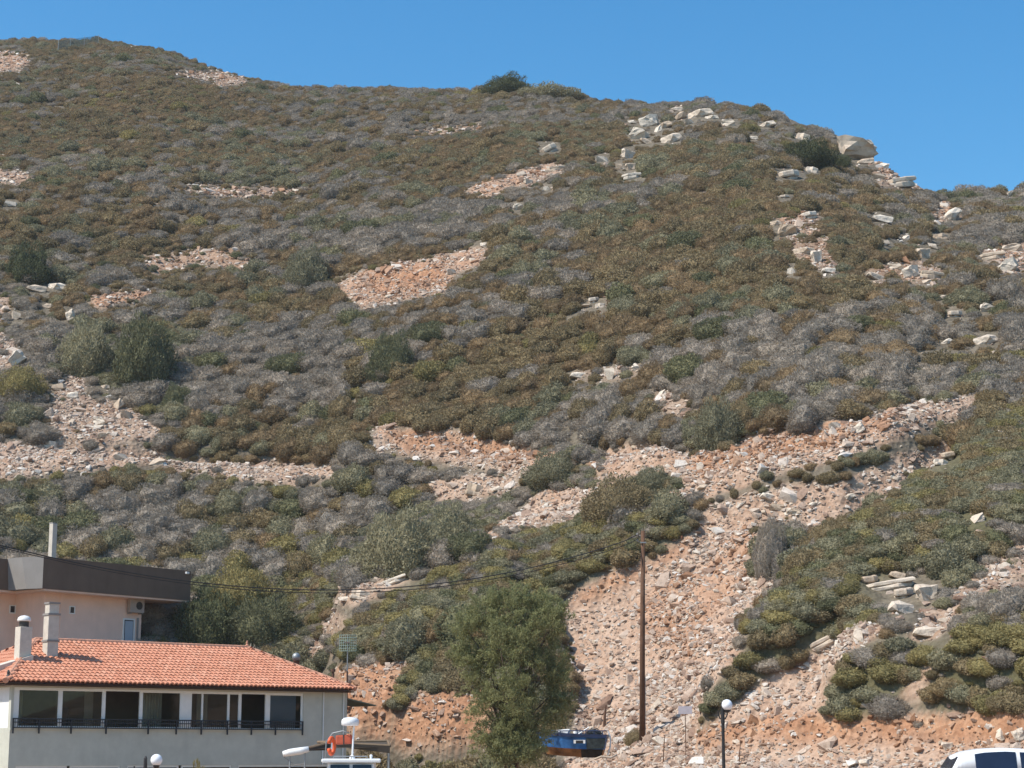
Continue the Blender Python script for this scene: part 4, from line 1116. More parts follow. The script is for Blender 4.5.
def window(u0, u1, v0, v1, yo, fr=.06, m=M_WHITE_P):
    a, b = pf.s(u0, 620, yo), pf.s(u1, 620, yo); z1 = pf.z((u0 + u1) / 2, v0, yo); z0 = pf.z((u0 + u1) / 2, v1, yo)
    f = MB(); f.box(a - fr, yo - .05, z0 - fr, a, yo + .03, z1 + fr); f.box(b, yo - .05, z0 - fr, b + fr, yo + .03, z1 + fr); f.box(a, yo - .05, z0 - fr, b, yo + .03, z0); f.box(a, yo - .05, z1, b, yo + .03, z1 + fr)
    fo = f.build('window', m, pk)
    p = MB(); p.box(a, yo - .012, z0, b, yo - .004, z1); p.build('pane', plain('dark_window_pane', (.03, .035, .04), .15, .1, 2, .5), fo)
    return fo
window(69.5, 73.5, 607, 613, wy); window(9.5, 14, 606, 612.5, ret + 1.2)
fo = window(124, 133.5, 620, 645, wy, .09)
nb = MB(); a = pf.s(125, 620, wy); b = pf.s(133, 620, wy); nb.box(a, wy - .03, pf.z(128, 645, wy), b, wy - .02, pf.z(128, 621, wy)); nb.build('blind', M_BLIND, fo)
q = MB(); s_ = pf.s(137.5, 630, wy); q.box(s_ - .1, wy - .06, 0, s_ + .02, wy - .003, pf.z(137, 618, wy)); q.build('shutter_rail', M_LIGHTGREY, pk)
# air conditioner on the wall
a = pf.s(126, 606, wy); b = pf.s(140, 606, wy); z1 = pf.z(133, 599, wy); z0 = pf.z(133, 613, wy)
q = MB(); q.box(a, wy - .42, z0, b, wy - .12, z1); aco = q.build('air_conditioner', plain('beige_casing', (.40, .33, .28), .6), None, bevel=.02); aco.location = pf.A; aco.rotation_euler = (0, 0, pf.rz)
tag(aco, 'beige air conditioner box hung on the pink wall under the dark parapet', 'air conditioner')
q = MB(); q.lathe([(.24, 0), (.24, .03), (.02, .03)], (0, 0, 0), 18); fg = q.build('fan_grille', M_DARK, aco); fg.rotation_euler = (R(90), 0, 0); fg.location = (a + (b - a) * .62, wy - .42, (z0 + z1) / 2)
q = MB(); q.box(a + .1, wy - .4, z0 - .06, a + .14, wy, z0 - .003); q.box(b - .14, wy - .4, z0 - .06, b - .1, wy, z0 - .003); q.build('wall_bracket', M_STEEL, aco)
# white chimney standing on its roof
cs_, cz0, cz1 = pf.s(52, 550, 3.5), zt, pf.z(52, 523, 3.5)
q = MB(); q.box(cs_ - .17, 3.3, cz0 - .2, cs_ + .17, 3.64, cz1 - .05); co = q.build('chimney', M_CHIM, pk, bevel=.02)
q = MB(); q.box(cs_ - .17, 3.34, cz1 - .05, cs_ + .17, 3.68, cz1 + .03); q.build('chimney_cap', M_LIGHTGREY, co)
q = MB(); ls = pf.s(187, 570, -.05); q.box(ls - .12, -.16, zt - .22, ls + .12, -.003, zt - .08); q.build('floodlight', M_WHITE_P, pk, bevel=.02)

# ------------------------------------------------------------------ utility pole and cables
P0, _ = onto([642], [741]); P0 = Vector(P0[0]); YP = P0.y
topz = at(643, 531, YP).z; xt = at(643, 531, YP).x
pole = empty('utility_pole', P0); tag(pole, 'tall brown wooden utility pole standing at the foot of the scree', 'utility pole')
M_POLE = plain('weathered_pole_wood', (.135, .075, .048), .9, .3, 2.5, .1, bump=.3)
hgt = topz - P0.z; lean = xt - P0.x
q = MB(); q.tube([(0, 0, -.6), (lean * .5, 0, hgt * .5), (lean, 0, hgt)], [.145, .125, .10], 14); q.build('shaft', M_POLE, pole, smooth=True)
q = MB()
for dz_ in (.25, .55): q.tube([(lean - .13, 0, hgt - dz_), (lean - .28, 0, hgt - dz_ + .02)], .02, 6); q.lathe([(.03, 0), (.05, .03), (.05, .09), (.02, .12)], (lean - .28, 0, hgt - dz_ + .02), 10)
q.build('insulator', M_LIGHTGREY, pole)
q = MB(); q.box(lean - .15, -.16, hgt - .62, lean + .15, -.09, hgt - .56); q.build('clamp', M_STEEL, pole)
q = MB(); q.tube([(.16, -.03, 0), (.14 + lean * .3, -.03, hgt * .3)], .02, 6); q.build('earth_wire', M_STEEL, pole)
def cable(pts, r, lab, name='power_cable'):
    us = np.array([p[0] for p in pts], float); co_ = np.polyfit(us, [p[1] for p in pts], 3)
    pp = []
    for u in np.linspace(-420, 642, 60):
        Y = YP + (u - 642) / 1062 * 34 * 1.0
        uu = max(u, -120); vv = np.polyval(co_, uu)
        if u < -120: vv += (u + 120) * np.polyval(np.polyder(co_), -120)
        pp.append(at(u, vv, Y))
    end = Vector((P0.x + lean - .28, YP, pp[-1].z)); pp[-1] = end
    q = MB(); q.tube(pp, r * .8, 6); o = q.build(name, plain('black_cable', (.03, .028, .028), .6), None, smooth=True); tag(o, lab, 'cable'); return o
cable([(0, 546), (43, 555), (120, 570), (200, 583), (330, 591), (430, 585), (540, 564), (642, 535.5)], .030, 'upper black cable sagging from the utility pole past the dark parapet')
cable([(0, 548), (43, 557), (120, 572), (200, 586), (330, 594), (430, 588), (540, 568), (642, 540)], .022, 'thinner lower cable running just under the upper one to the pole')

# ------------------------------------------------------------------ lamps
M_BLACK = plain('black_paint', (.025, .022, .022), .5, .2, 6, .4)
m_globe, nt_, b_ = mat('opal_globe'); b_.inputs['Base Color'].default_value = (.86, .86, .88, 1); b_.inputs['Roughness'].default_value = .25
def lamp(u, v, Y, du, gz, label):
    G = at(u, v, Y); Pp = at(u + du, v, Y)
    o = empty('street_lamp', (Pp.x, Y, gz)); tag(o, label, 'lamp')
    x = G.x - Pp.x; z = G.z - gz
    q = MB(); q.lathe([(.09, 0), (.09, .25), (.055, .3), (.05, z - .6), (.065, z - .55), (.05, z + .05), (.02, z + .12)], (0, 0, 0), 12); q.build('post', M_BLACK, o, smooth=False)
    q = MB()
    for sg in (1, -1): q.tube([(0, 0, z - .45), (sg * abs(x) * .6, 0, z - .42), (sg * abs(x), 0, z - .3), (sg * abs(x), 0, z - .18)], .022, 8)
    q.build('arm', M_BLACK, o)
    q = MB(); q.lathe([(.05, -.24), (.09, -.2), (.10, -.15)], (x, 0, z), 14); q.build('globe_holder', M_BLACK, o)
    q = MB(); q.lathe(sphere_prof(.175, 0, 16), (x, 0, z), 24); q.build('globe', m_globe, o, smooth=True)
lamp(727, 705, 61, -4.5, ground_z(7.0) * 1.0 if False else float(hxy(7, 61)), 'black post lamp with one white globe standing before the scree')
lamp(156.5, 760, 58, -11, -1.2, 'low lamp with a white globe in front of the tiled house')

# sign on a thin post
P, _ = onto([686], [764]); P = Vector(P[0]); zt = at(686, 711, P.y).z
sg = empty('sign_post', P); tag(sg, 'small pale sign on a thin rusty post between the pole and the globe lamp', 'sign')
hs = zt - P.z
q = MB(); q.tube([(0, 0, -.3), (0, 0, hs - .1)], .02, 8); q.build('post', M_BROWN_METAL, sg)
q = MB(); q.box(-.32, -.03, hs - .14, .32, -.022, hs + .22); q.build('sign_plate', plain('faded_lilac_plate', (.52, .47, .49), .6, .1, 6), sg, bevel=.003)
# thin dead stakes and a broken pipe near it
for i, (u, v0, v1, lab) in enumerate([(663, 764, 735, 'thin dry stake left of the small pale sign'), (739, 763, 740, 'thin dry stake right of the globe lamp post'), (604, 726, 705, 'rust red stake in the rubble above the blue boat')]):
    P, _ = onto([u], [v0]); P = Vector(P[0]); q = MB(); z1 = at(u + 2, v1, P.y).z - P.z
    q.tube([(0, 0, -.2), (.04, 0, z1 * .5), (.1, .02, z1)], [.03, .025, .015] if i < 2 else [.09, .07, .05], 7)
    o = q.build('dry_stake', M_BROWN_METAL, None); o.location = P; tag(o, lab, 'stake')
P, _ = onto([682], [745]); P = Vector(P[0]); q = MB(); q.tube([(-.28, 0, .08), (.1, .05, .08), (.22, .1, .22), (.45, .25, .55)], .045, 8); o = q.build('bent_pipe', plain('rusty_dark_pipe', (.10, .075, .06), .8), None, smooth=True); o.location = P; tag(o, 'bent dark pipe lying on the scree by the small sign', 'pipe')

# ------------------------------------------------------------------ tree
def leaf_mat():
    return shrub_mat('feathery_green_foliage', (.16, .17, .075), (.25, .262, .125), (.35, .355, .19), .45)
YT = 82.0
base = at(511, 770, YT); tb = Vector((base.x, YT, float(hxy(base.x, YT))))
tree = empty('feathery_tree', tb); tag(tree, 'dense feathery green tree standing before the orange bank', 'tree')
tg = np.random.default_rng(5)
lobes = [(512, 622, 30, 26, 0), (478, 640, 22, 26, .5), (548, 630, 20, 28, -.4), (494, 672, 30, 30, .2), (540, 676, 26, 26, -.3), (514, 716, 38, 24, .1), (541, 606, 15, 14, .2), (488, 610, 15, 16, -.3), (464, 660, 12, 18, .2),
         (556, 662, 12, 22, .3), (562, 706, 16, 10, .1), (468, 630, 13, 14, -.2), (556, 620, 11, 14, -.1), (496, 732, 22, 12, -.4), (524, 650, 22, 26, -1.0), (500, 646, 22, 26, -1.1), (522, 740, 26, 10, .4), (478, 704, 16, 18, -.3), (515, 600, 14, 10, .1),
         (490, 738, 18, 12, -.2), (532, 736, 20, 12, -.5), (514, 694, 26, 28, -1.2), (548, 716, 18, 14, -.2), (508, 748, 20, 9, -.6), (528, 746, 15, 8, -.9), (494, 752, 14, 8, -.5), (512, 757, 18, 7, -1.0), (526, 756, 12, 6, -.9), (502, 758, 12, 6, -.8), (474, 676, 14, 12, .1), (556, 690, 12, 10, 0)]
tk = MB()
tk.tube([(0, 0, -.3), (.02, 0, .6), (.1, .05, 1.6), (.05, 0, 3.0), (.1, 0, 4.6)], [.24, .2, .16, .11, .05], 10)
lv = []
px = YT / F
for (u, v, ru, rv, dy) in lobes:
    c = at(u, v, YT + dy) - tb; c = np.array(c)
    ru *= .86 if v > 690 else .94
    rad = np.array([ru * px, (ru + rv) * .5 * px * .9, rv * px])
    tk.tube([(.06, 0, max(.9, min(2.4, c[2] * .5))), (c[0] * .5, c[1] * .5, c[2] * .75 + .4), tuple(c)], [.07, .045, .015], 6)
    npl = int(32 * (ru * rv / 700) + 10)
    for _ in range(npl):
        d = tg.normal(size=3); d[2] += .25; d /= np.linalg.norm(d)
        st = c + d * rad * tg.uniform(.4, 1.0)
        direction = d * .6 + np.array([0, 0, .65]) + tg.normal(size=3) * .28; direction /= np.linalg.norm(direction)
        ln = tg.uniform(.45, 1.0)
        for _k in range(130):
            t = tg.uniform(0, 1)
            p = st + direction * ln * (t - .2) + tg.normal(size=3) * (.15 * (1.05 - t * .75)); p[2] -= .12 * t * t
            dd = direction * .7 + tg.normal(size=3) * .5; dd /= np.linalg.norm(dd)
            n_ = np.cross(dd, tg.normal(size=3)); n_ /= np.linalg.norm(n_)
            l_ = tg.uniform(.09, .20); w_ = tg.uniform(.010, .022)
            lv.append((p - dd * l_ * .5, p + n_ * w_, p + dd * l_ * .5, p - n_ * w_))
lv = np.array(lv); print('tree sprigs', len(lv))
me = mesh_np('crown', lv.reshape(-1, 3), np.arange(len(lv) * 4).reshape(-1, 4), leaf_mat())
tk.build('trunk', plain('grey_brown_bark', (.12, .085, .065), .95, .3, 4, .1), tree, smooth=True)
link(bpy.data.objects.new('crown', me), tree)

# ------------------------------------------------------------------ blue boat pulled up beside the tree
YB = 88.0
cb = at(580, 755, YB); gz = float(hxy(cb.x, YB)); bz = at(582, 752, YB).z
boat = empty('beached_boat', (cb.x, YB, bz - .25), R(-6)); tag(boat, 'old blue boat with a rusty orange lower hull, half hidden by the tree', 'boat')
M_BLUE = plain('worn_blue_paint', (.035, .14, .36), .65, .8, 1.1, .3); M_DBLUE = plain('dark_blue_paint', (.022, .04, .10), .5, .3, 3, .4); M_ORA = plain('rusty_orange_paint', (.25, .12, .05), .85, .8, 1.3, .2)
topb = at(582, 731, YB).z - bz + .25
def hull(z0, z1, w0, w1, x0a, x1a, x0b, x1b, bow):
    """closed band of hull between two heights; pointed at the hidden left end, cut square at the right"""
    q = MB()
    def ring(z, wd, xa, xb):
        pts = []
        for t in np.linspace(0, 1, 9): pts.append((xb + (xa - xb) * t, -wd * (1 - max(0, (t - .45) / .55) ** 2.2), z + .16 * t * t * bow))
        for t in np.linspace(1, 0, 9)[1:]: pts.append((xb + (xa - xb) * t, wd * (1 - max(0, (t - .45) / .55) ** 2.2), z + .16 * t * t * bow))
        return pts
    a = ring(z0, w0, x0a, x0b); b = ring(z1, w1, x1a, x1b); n = len(a); q.v += a + b
    for i in range(n): q.f.append((i, (i + 1) % n, n + (i + 1) % n, n + i))
    q.f.append(tuple(reversed(range(n)))); q.f.append(tuple(range(n, 2 * n)))
    return q
m_ = .22 * topb
hull(.0, m_ + .1, .45, .72, -1.5, -1.7, 1.0, 1.1, 1).build('lower_hull', M_ORA, boat)
hull(m_ + .1, topb * .74, .73, .85, -1.75, -1.95, 1.1, 1.22, 1).build('upper_hull', M_BLUE, boat)
hull(topb * .74, topb * .86, .88, .9, -2.0, -2.05, 1.25, 1.28, 1).build('rubbing_strake', M_DBLUE, boat)
gu = MB()
for i in range(7): x = -1.2 + .38 * i; gu.tube([(x, -.82, topb * .86), (x, -.82, topb)], .02, 6)
gu.tube([(-1.4, -.82, topb), (1.2, -.82, topb)], .025, 6); gu.tube([(1.2, -.82, topb), (1.25, .8, topb)], .025, 6); gu.build('guard_rail', M_DBLUE, boat)
pt = MB(); pt.hexa([(.36, -.80, m_ + .12), (1.12, -.80, m_ + .14), (1.12, -.5, m_ + .14), (.36, -.5, m_ + .12), (.34, -.862, topb * .72), (1.21, -.866, topb * .72), (1.21, -.5, topb * .72), (.34, -.5, topb * .72)])
pt.build('dark_side_panel', plain('dark_boards', (.05, .06, .06), .85, .6, 5, .15), boat)  # dark panel over the right part of the upper hull
pt = MB(); pt.hexa([(.1, -.50, .0), (.98, -.50, .0), (.98, -.2, .0), (.1, -.2, .0), (.1, -.80, m_ + .09), (1.09, -.79, m_ + .09), (1.09, -.4, m_ + .09), (.1, -.4, m_ + .09)])
pt.build('dark_lower_plate', plain('brown_black', (.035, .03, .025), .9, .5, 4, .1), boat)  # near-black plate over the right part of the lower hull
wp = MB(); wp.box(-.22, -.868, topb * .53, .30, -.852, topb * .66); wp.build('name_board', M_WHITE_P, boat)
wb = MB(); wb.box(-.12, -.876, topb * .53, .2, -.869, topb * .64); wb.build('name_board_patch', M_BLACK, boat)
ru_ = MB(); ru_.tube([(1.3, -.5, topb), (1.42, -.5, topb * .7), (1.40, -.5, topb * .4), (1.28, -.5, topb * .1)], .035, 8); ru_.build('stern_rail', M_WHITE_P, boat)
def heap(name, loc, lab, m, seed, s):
    me = stone_mesh(name, seed, m, 20, .45); o = link(bpy.data.objects.new(name, me)); o.location = loc; o.scale = s; tag(o, lab, 'sack')
bzz = bz - .25
heap('white_sack', (cb.x - .75, YB - .3, bzz + topb * .86 + .12), 'crumpled white sheet heaped on the blue boat beside the tree', M_WHITE_P, 71, (.42, .3, .3))
heap('white_sack', (cb.x - .1, YB - .3, bzz + topb * .86 + .1), 'smaller crumpled white bundle on the middle of the blue boat', M_WHITE_P, 72, (.22, .2, .25))
me = shrub_mesh('tangled_netting', 0, 77, 1500); me.materials.clear(); me.materials.append(plain('dark_netting', (.045, .05, .055), .9, .3, 6))
nt_o = link(bpy.data.objects.new('fishing_net', me)); nt_o.location = (cb.x + .65, YB - .2, bzz + topb * .88); nt_o.scale = (.5, .45, .3); tag(nt_o, 'dark tangled net heaped at the right end of the blue boat', 'net')
q = MB(); q.tube([(-.3, 0, 0), (.25, 0, .35)], .03, 6); o = q.build('white_spar', M_WHITE_P); o.location = (cb.x + .15, YB - .5, bzz + topb * .84); tag(o, 'short white spar leaning on the rail of the blue boat', 'spar')
q = MB(); q.tube([(-.5, 0, 0), (-.2, -.1, .12), (.2, 0, .06), (.5, .1, .2)], .05, 8); q.tube([(.1, 0, .08), (.0, .1, .3)], .03, 6)
o = q.build('driftwood', plain('bleached_wood', (.50, .40, .31), .9, .2, 4), smooth=True); p = at(606, 757, 87); o.location = p; o.location.z = max(p.z - .1, float(hxy(p.x, 87))); tag(o, 'bleached branch on the ground right of the blue boat', 'driftwood')

# ------------------------------------------------------------------ white motor boat in front of the house
YM = 62.0
M_GEL = plain('white_gelcoat', (.78, .78, .77), .3, .04, 3, .5)
c0_ = at(351.5, 762, YM); gz = -1.2
mo = empty('motor_boat', (c0_.x, YM, gz), R(4)); tag(mo, 'white motor boat with radar dome and orange lifebuoy before the tiled house', 'boat')
ZC = at(351, 758, YM).z - gz     # cabin roof
q = MB()
sec = []
for y, wd, zk, zd in ((-3.2, .05, .75, 1.35), (-2.6, .55, .35, 1.3), (-1.6, .95, .12, 1.22), (0, 1.15, .05, 1.15), (2.0, 1.15, .1, 1.12), (3.0, 1.08, .18, 1.12)):
    sec.append([(-wd, y, zd), (-wd * .92, y, (zk + zd) / 2), (0, y, zk), (wd * .92, y, (zk + zd) / 2), (wd, y, zd)])
for s_ in sec: q.v += s_
for i in range(len(sec) - 1):
    for j in range(5): q.f.append((i * 5 + j, i * 5 + (j + 1) % 5, (i + 1) * 5 + (j + 1) % 5, (i + 1) * 5 + j))
q.f.append((0, 1, 2, 3, 4)); q.f.append(tuple(25 + j for j in (4, 3, 2, 1, 0)))
q.build('hull', M_GEL, mo)
q = MB(); q.tube([(0, -2.3, 0.02), (0, 2.4, 0.0)], .09, 8); q.box(-.9, 1.2, 0, -.8, 1.4, .6); q.box(.8, 1.2, 0, .9, 1.4, .6); q.build('cradle', M_WOODEAVE, mo)
q = MB(); q.hexa([(-.8, -1.3, 1.15), (.8, -1.3, 1.15), (.85, .9, 1.13), (-.85, .9, 1.13), (-.72, -.85, ZC - .14), (.72, -.85, ZC - .14), (.78, .8, ZC - .14), (-.78, .8, ZC - .14)])
cab = q.build('cabin', M_GEL, mo, bevel=.04)
q = MB(); q.quad((-.68, -1.15, 1.45), (-.05, -1.15, 1.45), (-.05, -.93, ZC - .2), (-.64, -.93, ZC - .2)); q.quad((.05, -1.15, 1.45), (.68, -1.15, 1.45), (.64, -.93, ZC - .2), (.05, -.93, ZC - .2))
for i_ in range(len(q.v)): q.v[i_] = (q.v[i_][0], q.v[i_][1] - .05, q.v[i_][2])
q.build('windscreen', plain('dark_glass', (.02, .025, .03), .08, .05, 2, .5), cab)
q = MB(); q.box(-.93, -1.05, ZC - .14, .93, 1.0, ZC - .02); q.build('cabin_roof', M_GEL, mo, bevel=.04)
q = MB(); q.tube([(-.55, -.8, ZC + .05), (.5, -.8, ZC + .05)], .018, 6)
for x in (-.55, 0, .5): q.tube([(x, -.8, ZC - .03), (x, -.8, ZC + .05)], .015, 6)
q.tube([(-.55, .7, ZC + .05), (.5, .7, ZC + .05)], .018, 6)
q.build('roof_rail', M_STEEL, mo)
zr_ = at(349, 722, YM).z - gz
q = MB(); q.tube([(.02, 0, ZC - .02), (.06, 0, zr_ - .1)], .03, 8); q.lathe([(.1, -.02), (.07, .06), (.03, .1)], (.02, 0, ZC), 10); q.build('radar_mast', M_GEL, mo)
q = MB(); q.lathe([(.24, -.12), (.28, -.09), (.285, .0), (.27, .07), (.2, .13), (.05, .15)], (-.06, 0, zr_), 24); q.build('radar_dome', M_GEL, mo, smooth=True)
q = MB(); q.tube([(-.85, .3, ZC), (-.82, .3, ZC + .5), (-.62, .25, ZC + .78), (-.3, .2, ZC + .85), (-.1, .1, ZC + .8)], .018, 8); q.build('roof_arch', M_STEEL, mo, smooth=True)
q = MB(); q.lathe([(.035, 0), (.05, .1), (.02, .13)], (.62, -.2, ZC - .02), 10); q.build('navigation_light', M_GEL, mo)
# lifebuoy and orange pack hang from the boat
M_ORANGE = plain('orange_plastic', (.68, .10, .022), .5, .12, 4, .4); M_RED = plain('faded_red_cloth', (.50, .11, .06), .8, .15, 4, .2)
q = MB(); pts = []
for i in range(17): t = R(-70) + R(320) * i / 16; pts.append((math.sin(t) * .15, 0, math.cos(t) * .25))
q.tube(pts, .065, 10); lb_ = q.build('lifebuoy', M_ORANGE, None, smooth=True); lb_.location = at(331.5, 746, YM - .5); lb_.rotation_euler = (0, 0, R(62)); tag(lb_, 'orange lifebuoy hanging at the left of the motor boat roof', 'lifebuoy')
q = MB(); q.box(-.13, -.072, -.1, -.05, -.066, .1); q.build('reflective_band', M_WHITE_P, lb_)
q = MB(); q.box(-.26, -.12, -.15, .26, .12, .15); pk_ = q.build('orange_pack', M_RED, None, bevel=.05); pk_.location = at(344, 739.5, YM + .3); pk_.rotation_euler = (0, R(-3), 0); tag(pk_, 'faded red pack strapped under the radar dome of the motor boat', 'pack')
q = MB(); q.box(-.02, -.126, -.152, .02, .126, .153); q.build('strap', M_DARK, pk_)
# awning frame beyond the boat
YA = 70.0
a0 = at(283, 756, YA); 
awn = empty('awning_frame', (a0.x, YA, -1.2)); tag(awn, 'awning frame with a white rolled cover at its left end behind the motor boat', 'awning')
def AL(u, v, y): p = at(u, v, YA + y); return (p.x - a0.x, y, p.z + 1.2)
q = MB(); q.tube([AL(283, 754, 0), AL(290, 752.5, 0), AL(300, 751, 0), AL(309, 749, 0)], [.10, .13, .13, .10], 10); q.build('rolled_cover', M_WHITE_P, awn, smooth=True)
q = MB(); a1, b1 = AL(309, 748, 0), AL(330, 743, .6); q.tube([a1, b1, AL(352, 744, 1.0), AL(390, 746, 1.0)], .06, 8)
c_ = AL(318, 742, 3.2); d_ = AL(388, 741, 3.2)
q.tube([c_, d_], .05, 8); q.tube([b1, c_], .05, 8); q.tube([AL(390, 746, 1.0), d_], .05, 8); q.build('roof_beam', plain('brown_timber', (.20, .14, .09), .85, .2, 4, .2), awn)
q = MB(); z_ = -.03; q.quad(*[(p[0], p[1], p[2] + z_) for p in (a1, AL(390, 746, 1.0), d_, c_)]); pb_ = AL(390, 746, 1.0)
for A_, B_ in ((b1, pb_), (a1, b1)): q.quad((A_[0], A_[1] - .07, A_[2]), (B_[0], B_[1] - .07, B_[2]), (B_[0], B_[1] - .07, B_[2] - .26), (A_[0], A_[1] - .07, A_[2] - .10))
q.build('canopy_cloth', plain('dull_brown_cloth', (.075, .058, .043), .9), awn)
for u, v, y in ((290, 753, 0), (305, 750, 0), (389, 747, 1.0), (388, 742, 3.2)):
    p = AL(u, v, y); q = MB(); q.tube([(p[0], p[1], 0), p], .03, 8); q.build('leg', M_STEEL, awn)
q = MB(); p0_, p1_ = AL(284, 757, 0), AL(305, 764, 0); q.tube([p0_, ((p0_[0] + p1_[0]) / 2, 0, p1_[2] - .03), p1_], .018, 6); q.build('hanging_cord', M_LIGHTGREY, awn)

# ------------------------------------------------------------------ white car
YC = 48.0
M_CAR = plain('white_car_paint', (.80, .80, .80), .22, .02, 2, .5); M_TYRE = plain('black_rubber', (.02, .02, .02), .85, .1, 8, .2)
cc_ = at(1030, 748, YC); ZR = 1.49
gz = cc_.z - ZR; print('car ground', gz, hxy(cc_.x, YC))
car = empty('parked_car', (cc_.x, YC + .8, gz), R(180)); tag(car, 'white hatchback parked in the bottom right corner, only its roof in view', 'car')
def loft(rows):
    q = MB(); k = len(rows[0]); 
    for r_ in rows: q.v += r_
    for i in range(len(rows) - 1):
        for j in range(k): q.f.append((i * k + j, i * k + (j + 1) % k, (i + 1) * k + (j + 1) % k, (i + 1) * k + j))
    q.f.append(tuple(reversed(range(k)))); q.f.append(tuple((len(rows) - 1) * k + j for j in range(k))); return q
rows = []
for x, w_, zl, zh in ((-2.02, .62, .32, .62), (-1.95, .76, .24, .74), (-1.6, .83, .2, .84), (-1.05, .85, .19, .93), (0, .86, .19, .95), (1.1, .86, .2, .98), (1.75, .83, .24, 1.0), (1.98, .76, .3, .96), (2.03, .68, .36, .9)):
    rows.append([(x, -w_ * .94, zl), (x, -w_, (zl + zh) * .5), (x, -w_ * .93, zh), (x, w_ * .93, zh), (x, w_, (zl + zh) * .5), (x, w_ * .94, zl)])
body = loft(rows).build('body', M_CAR, car, smooth=True, bevel=.03)
def gh(x): # roof height along the car
    xs = [-1.18, -.95, -.62, -.3, .1, .6, 1.1, 1.5, 1.72, 1.92]; zs = [.93, 1.1, 1.31, 1.41, 1.47, 1.49, 1.465, 1.40, 1.30, .98]
    return float(np.interp(x, xs, zs))
rows = []
for x in (-1.18, -.95, -.75, -.6, -.45, -.3, -.1, .1, .35, .6, .85, 1.1, 1.3, 1.5, 1.62, 1.72, 1.82, 1.92):
    zt_ = gh(x); f_ = (zt_ - .92) / .57; wt = .80 - .2 * f_
    rows.append([(x, -.80, .9), (x, -wt - .02, .92 + (zt_ - .92) * .8), (x, -wt * .88, zt_ - .012), (x, -wt * .5, zt_ + .008), (x, 0, zt_ + .012), (x, wt * .5, zt_ + .008), (x, wt * .88, zt_ - .012), (x, wt + .02, .92 + (zt_ - .92) * .8), (x, .80, .9)])
loft(rows).build('roof', M_CAR, car, smooth=True)
def side_glass(x0, x1, sgn, slope0=0, slope1=0):
    q = MB(); n = 8
    top = []; bot = []
    for i in range(n + 1):
        x = x0 + (x1 - x0) * i / n
        zt_ = min(gh(x) - .085, 1.41); zt_ = max(zt_, .99)
        f_ = (gh(x) - .92) / .57; wt = .80 - .2 * f_
        def wy_(z): return (.80 + (wt + .02 - .80) * min(1.0, (z - .9) / max(.05, .02 + (gh(x) - .92) * .8))) + .006
        bot.append((x, sgn * wy_(.96), .96)); top.append((x, sgn * wy_(zt_), zt_))
    for i in range(n): q.quad(bot[i], bot[i + 1], top[i + 1], top[i])
    return q.build('side_window', M_CG, car)
M_CG = plain('dark_blue_car_glass', (.018, .026, .05), .06, .2, 2.5, .6)
for sgn in (-1, 1):
    side_glass(-.98, -.72, sgn); side_glass(-.68, .22, sgn); side_glass(.32, 1.34, sgn)
q = MB(); 
for a_, b_x in ((-1.14, -.95), (-.95, -.64)): q.quad((a_, -.66, gh(a_) + .012), (a_, .66, gh(a_) + .012), (b_x, .56, gh(b_x) + .022), (b_x, -.56, gh(b_x) + .022))
q.build('windscreen', M_CG, car)
q = MB(); q.quad((1.735, -.58, 1.28), (1.735, .58, 1.28), (1.93, .64, 1.0), (1.93, -.64, 1.0)); q.build('rear_window', M_CG, car)
for sx_ in (-1.28, 1.25):
    for sg_ in (-1, 1):
        q = MB(); q.lathe([(.19, -.1), (.30, -.1), (.315, -.06), (.315, .06), (.30, .1), (.19, .1)], (0, 0, 0), 24); wh = q.build('wheel', M_TYRE, car); wh.rotation_euler = (R(90), 0, 0); wh.location = (sx_, sg_ * .79, .315)
        q = MB(); q.lathe([(.195, -.105), (.195, .105)], (0, 0, 0), 20); q.build('rim', M_STEEL, wh)
for sg_ in (-1, 1):
    q = MB(); q.lathe(sphere_prof(.1, 0, 8), (-1.97, sg_ * .58, .68), 12); q.build('headlight', M_LIGHTGREY, car, smooth=True)
    q = MB(); q.box(1.9, sg_ * .66 - .08, .66, 2.04, sg_ * .66 + .08, .84); q.build('tail_light', M_RED, car, bevel=.02)
    q = MB(); q.box(-.78, sg_ * .93 - .09, .93, -.62, sg_ * .93 + .07, 1.07); q.build('wing_mirror', M_CAR, car, bevel=.04)
    for xd in (-.2, .7): q = MB(); q.box(xd, sg_ * .862 - .012, .78, xd + .16, sg_ * .862 + .012, .81); q.build('door_handle', M_CAR, car, bevel=.008)

# ------------------------------------------------------------------ net fence on the far left summit
P, _ = onto([58, 70, 84, 98], [52, 50, 48, 46.5])
fe = empty('mesh_fence', P[0]); tag(fe, 'faint green mesh fence on the far left summit', 'fence')
q = MB(); m_net, nt_, b_ = mat('green_netting'); b_.inputs['Base Color'].default_value = (.12, .20, .17, 1); b_.inputs['Alpha'].default_value = .45
for i in range(3):
    a_, b_x = Vector(P[i] - P[0]), Vector(P[i + 1] - P[0]); q.quad(a_, b_x, b_x + Vector((0, 0, 1.9)), a_ + Vector((0, 0, 1.9)))
q.build('netting', m_net, fe)
for p in P: q = MB(); a_ = Vector(p - P[0]); q.tube([a_, a_ + Vector((0, 0, 2.1))], .04, 6); q.build('post', M_STEEL, fe)
P, _ = onto([132], [44]); q = MB(); q.tube([(0, 0, 0), (0, 0, 1.8)], .06, 6); o = q.build('fence_post', M_BROWN_METAL); o.location = P[0]; tag(o, 'lone thin post on the skyline of the left summit', 'post')

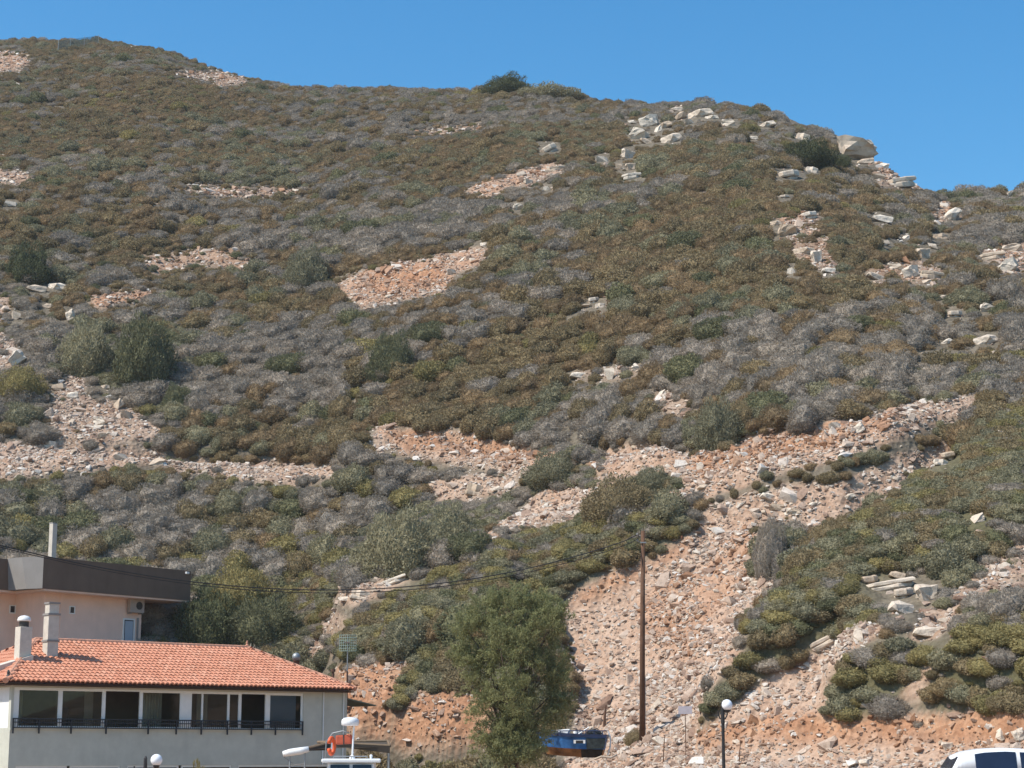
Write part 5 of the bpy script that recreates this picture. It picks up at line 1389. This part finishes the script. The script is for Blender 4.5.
# ------------------------------------------------------------------ thin summer haze
q = MB(); q.box(-2300, -2300, float(HT.min()) - 1.0, 2300, 2300, float(HT.max()) + 14)
mh = bpy.data.materials.new('thin_haze'); mh.use_nodes = True; nt_ = mh.node_tree; nt_.nodes.remove(nt_.nodes['Principled BSDF'])
pv = nt_.nodes.new('ShaderNodeVolumePrincipled'); pv.inputs['Color'].default_value = (.88, .88, .90, 1); pv.inputs['Density'].default_value = .00017; pv.inputs['Anisotropy'].default_value = .2
nt_.links.new(pv.outputs[0], nt_.nodes['Material Output'].inputs['Volume'])
hz = q.build('haze', mh); hz['kind'] = 'stuff'; hz['label'] = 'thin pale haze in the air over the slope'

# ------------------------------------------------------------------ light, sky, camera
EL = R(52); SX, SY = -.90, -.38
n_ = math.hypot(SX, SY); sdir = Vector((SX / n_ * math.cos(EL), SY / n_ * math.cos(EL), math.sin(EL)))
sl = bpy.data.lights.new('sun', 'SUN'); sl.energy = 4.2; sl.angle = R(.53); sl.color = (1, .945, .86)
so = link(bpy.data.objects.new('sun', sl)); so.rotation_euler = sdir.to_track_quat('Z', 'Y').to_euler()
wd = bpy.data.worlds.new('World'); sc.world = wd; wd.use_nodes = True
nt = wd.node_tree; bg = nt.nodes['Background']
sky = nt.nodes.new('ShaderNodeTexSky'); sky.sky_type = 'NISHITA'; sky.sun_disc = False; sky.sun_elevation = EL
sky.sun_rotation = math.atan2(sdir.x, sdir.y); sky.air_density = 1.0; sky.dust_density = .6; sky.ozone_density = 1.2; sky.altitude = 0
hs_ = N(nt, 'ShaderNodeHueSaturation', Saturation=1.42); nt.links.new(sky.outputs[0], hs_.inputs['Color']); nt.links.new(mixc(nt, 1.0, hs_.outputs[0], (.99, 1.13, 1.07), 'MULTIPLY'), bg.inputs[0]); bg.inputs[1].default_value = .13
cam = bpy.data.cameras.new('camera'); cam.sensor_width = 36; cam.lens = 36 * F / 1024; cam.clip_end = 6000; cam.clip_start = .5
co = link(bpy.data.objects.new('camera', cam)); co.location = (0, 0, CAMZ); co.rotation_euler = (R(90) + PITCH, 0, 0)
sc.camera = co
sc.view_settings.view_transform = 'Standard'; sc.view_settings.look = 'None'; sc.view_settings.exposure = .42; sc.view_settings.gamma = 1
sc.render.engine = 'CYCLES'
sc.cycles.max_bounces = 5; sc.cycles.diffuse_bounces = 3; sc.cycles.glossy_bounces = 2; sc.cycles.transparent_max_bounces = 6; sc.cycles.transmission_bounces = 2
sc.cycles.use_denoising = True
sc.cycles.use_adaptive_sampling = True
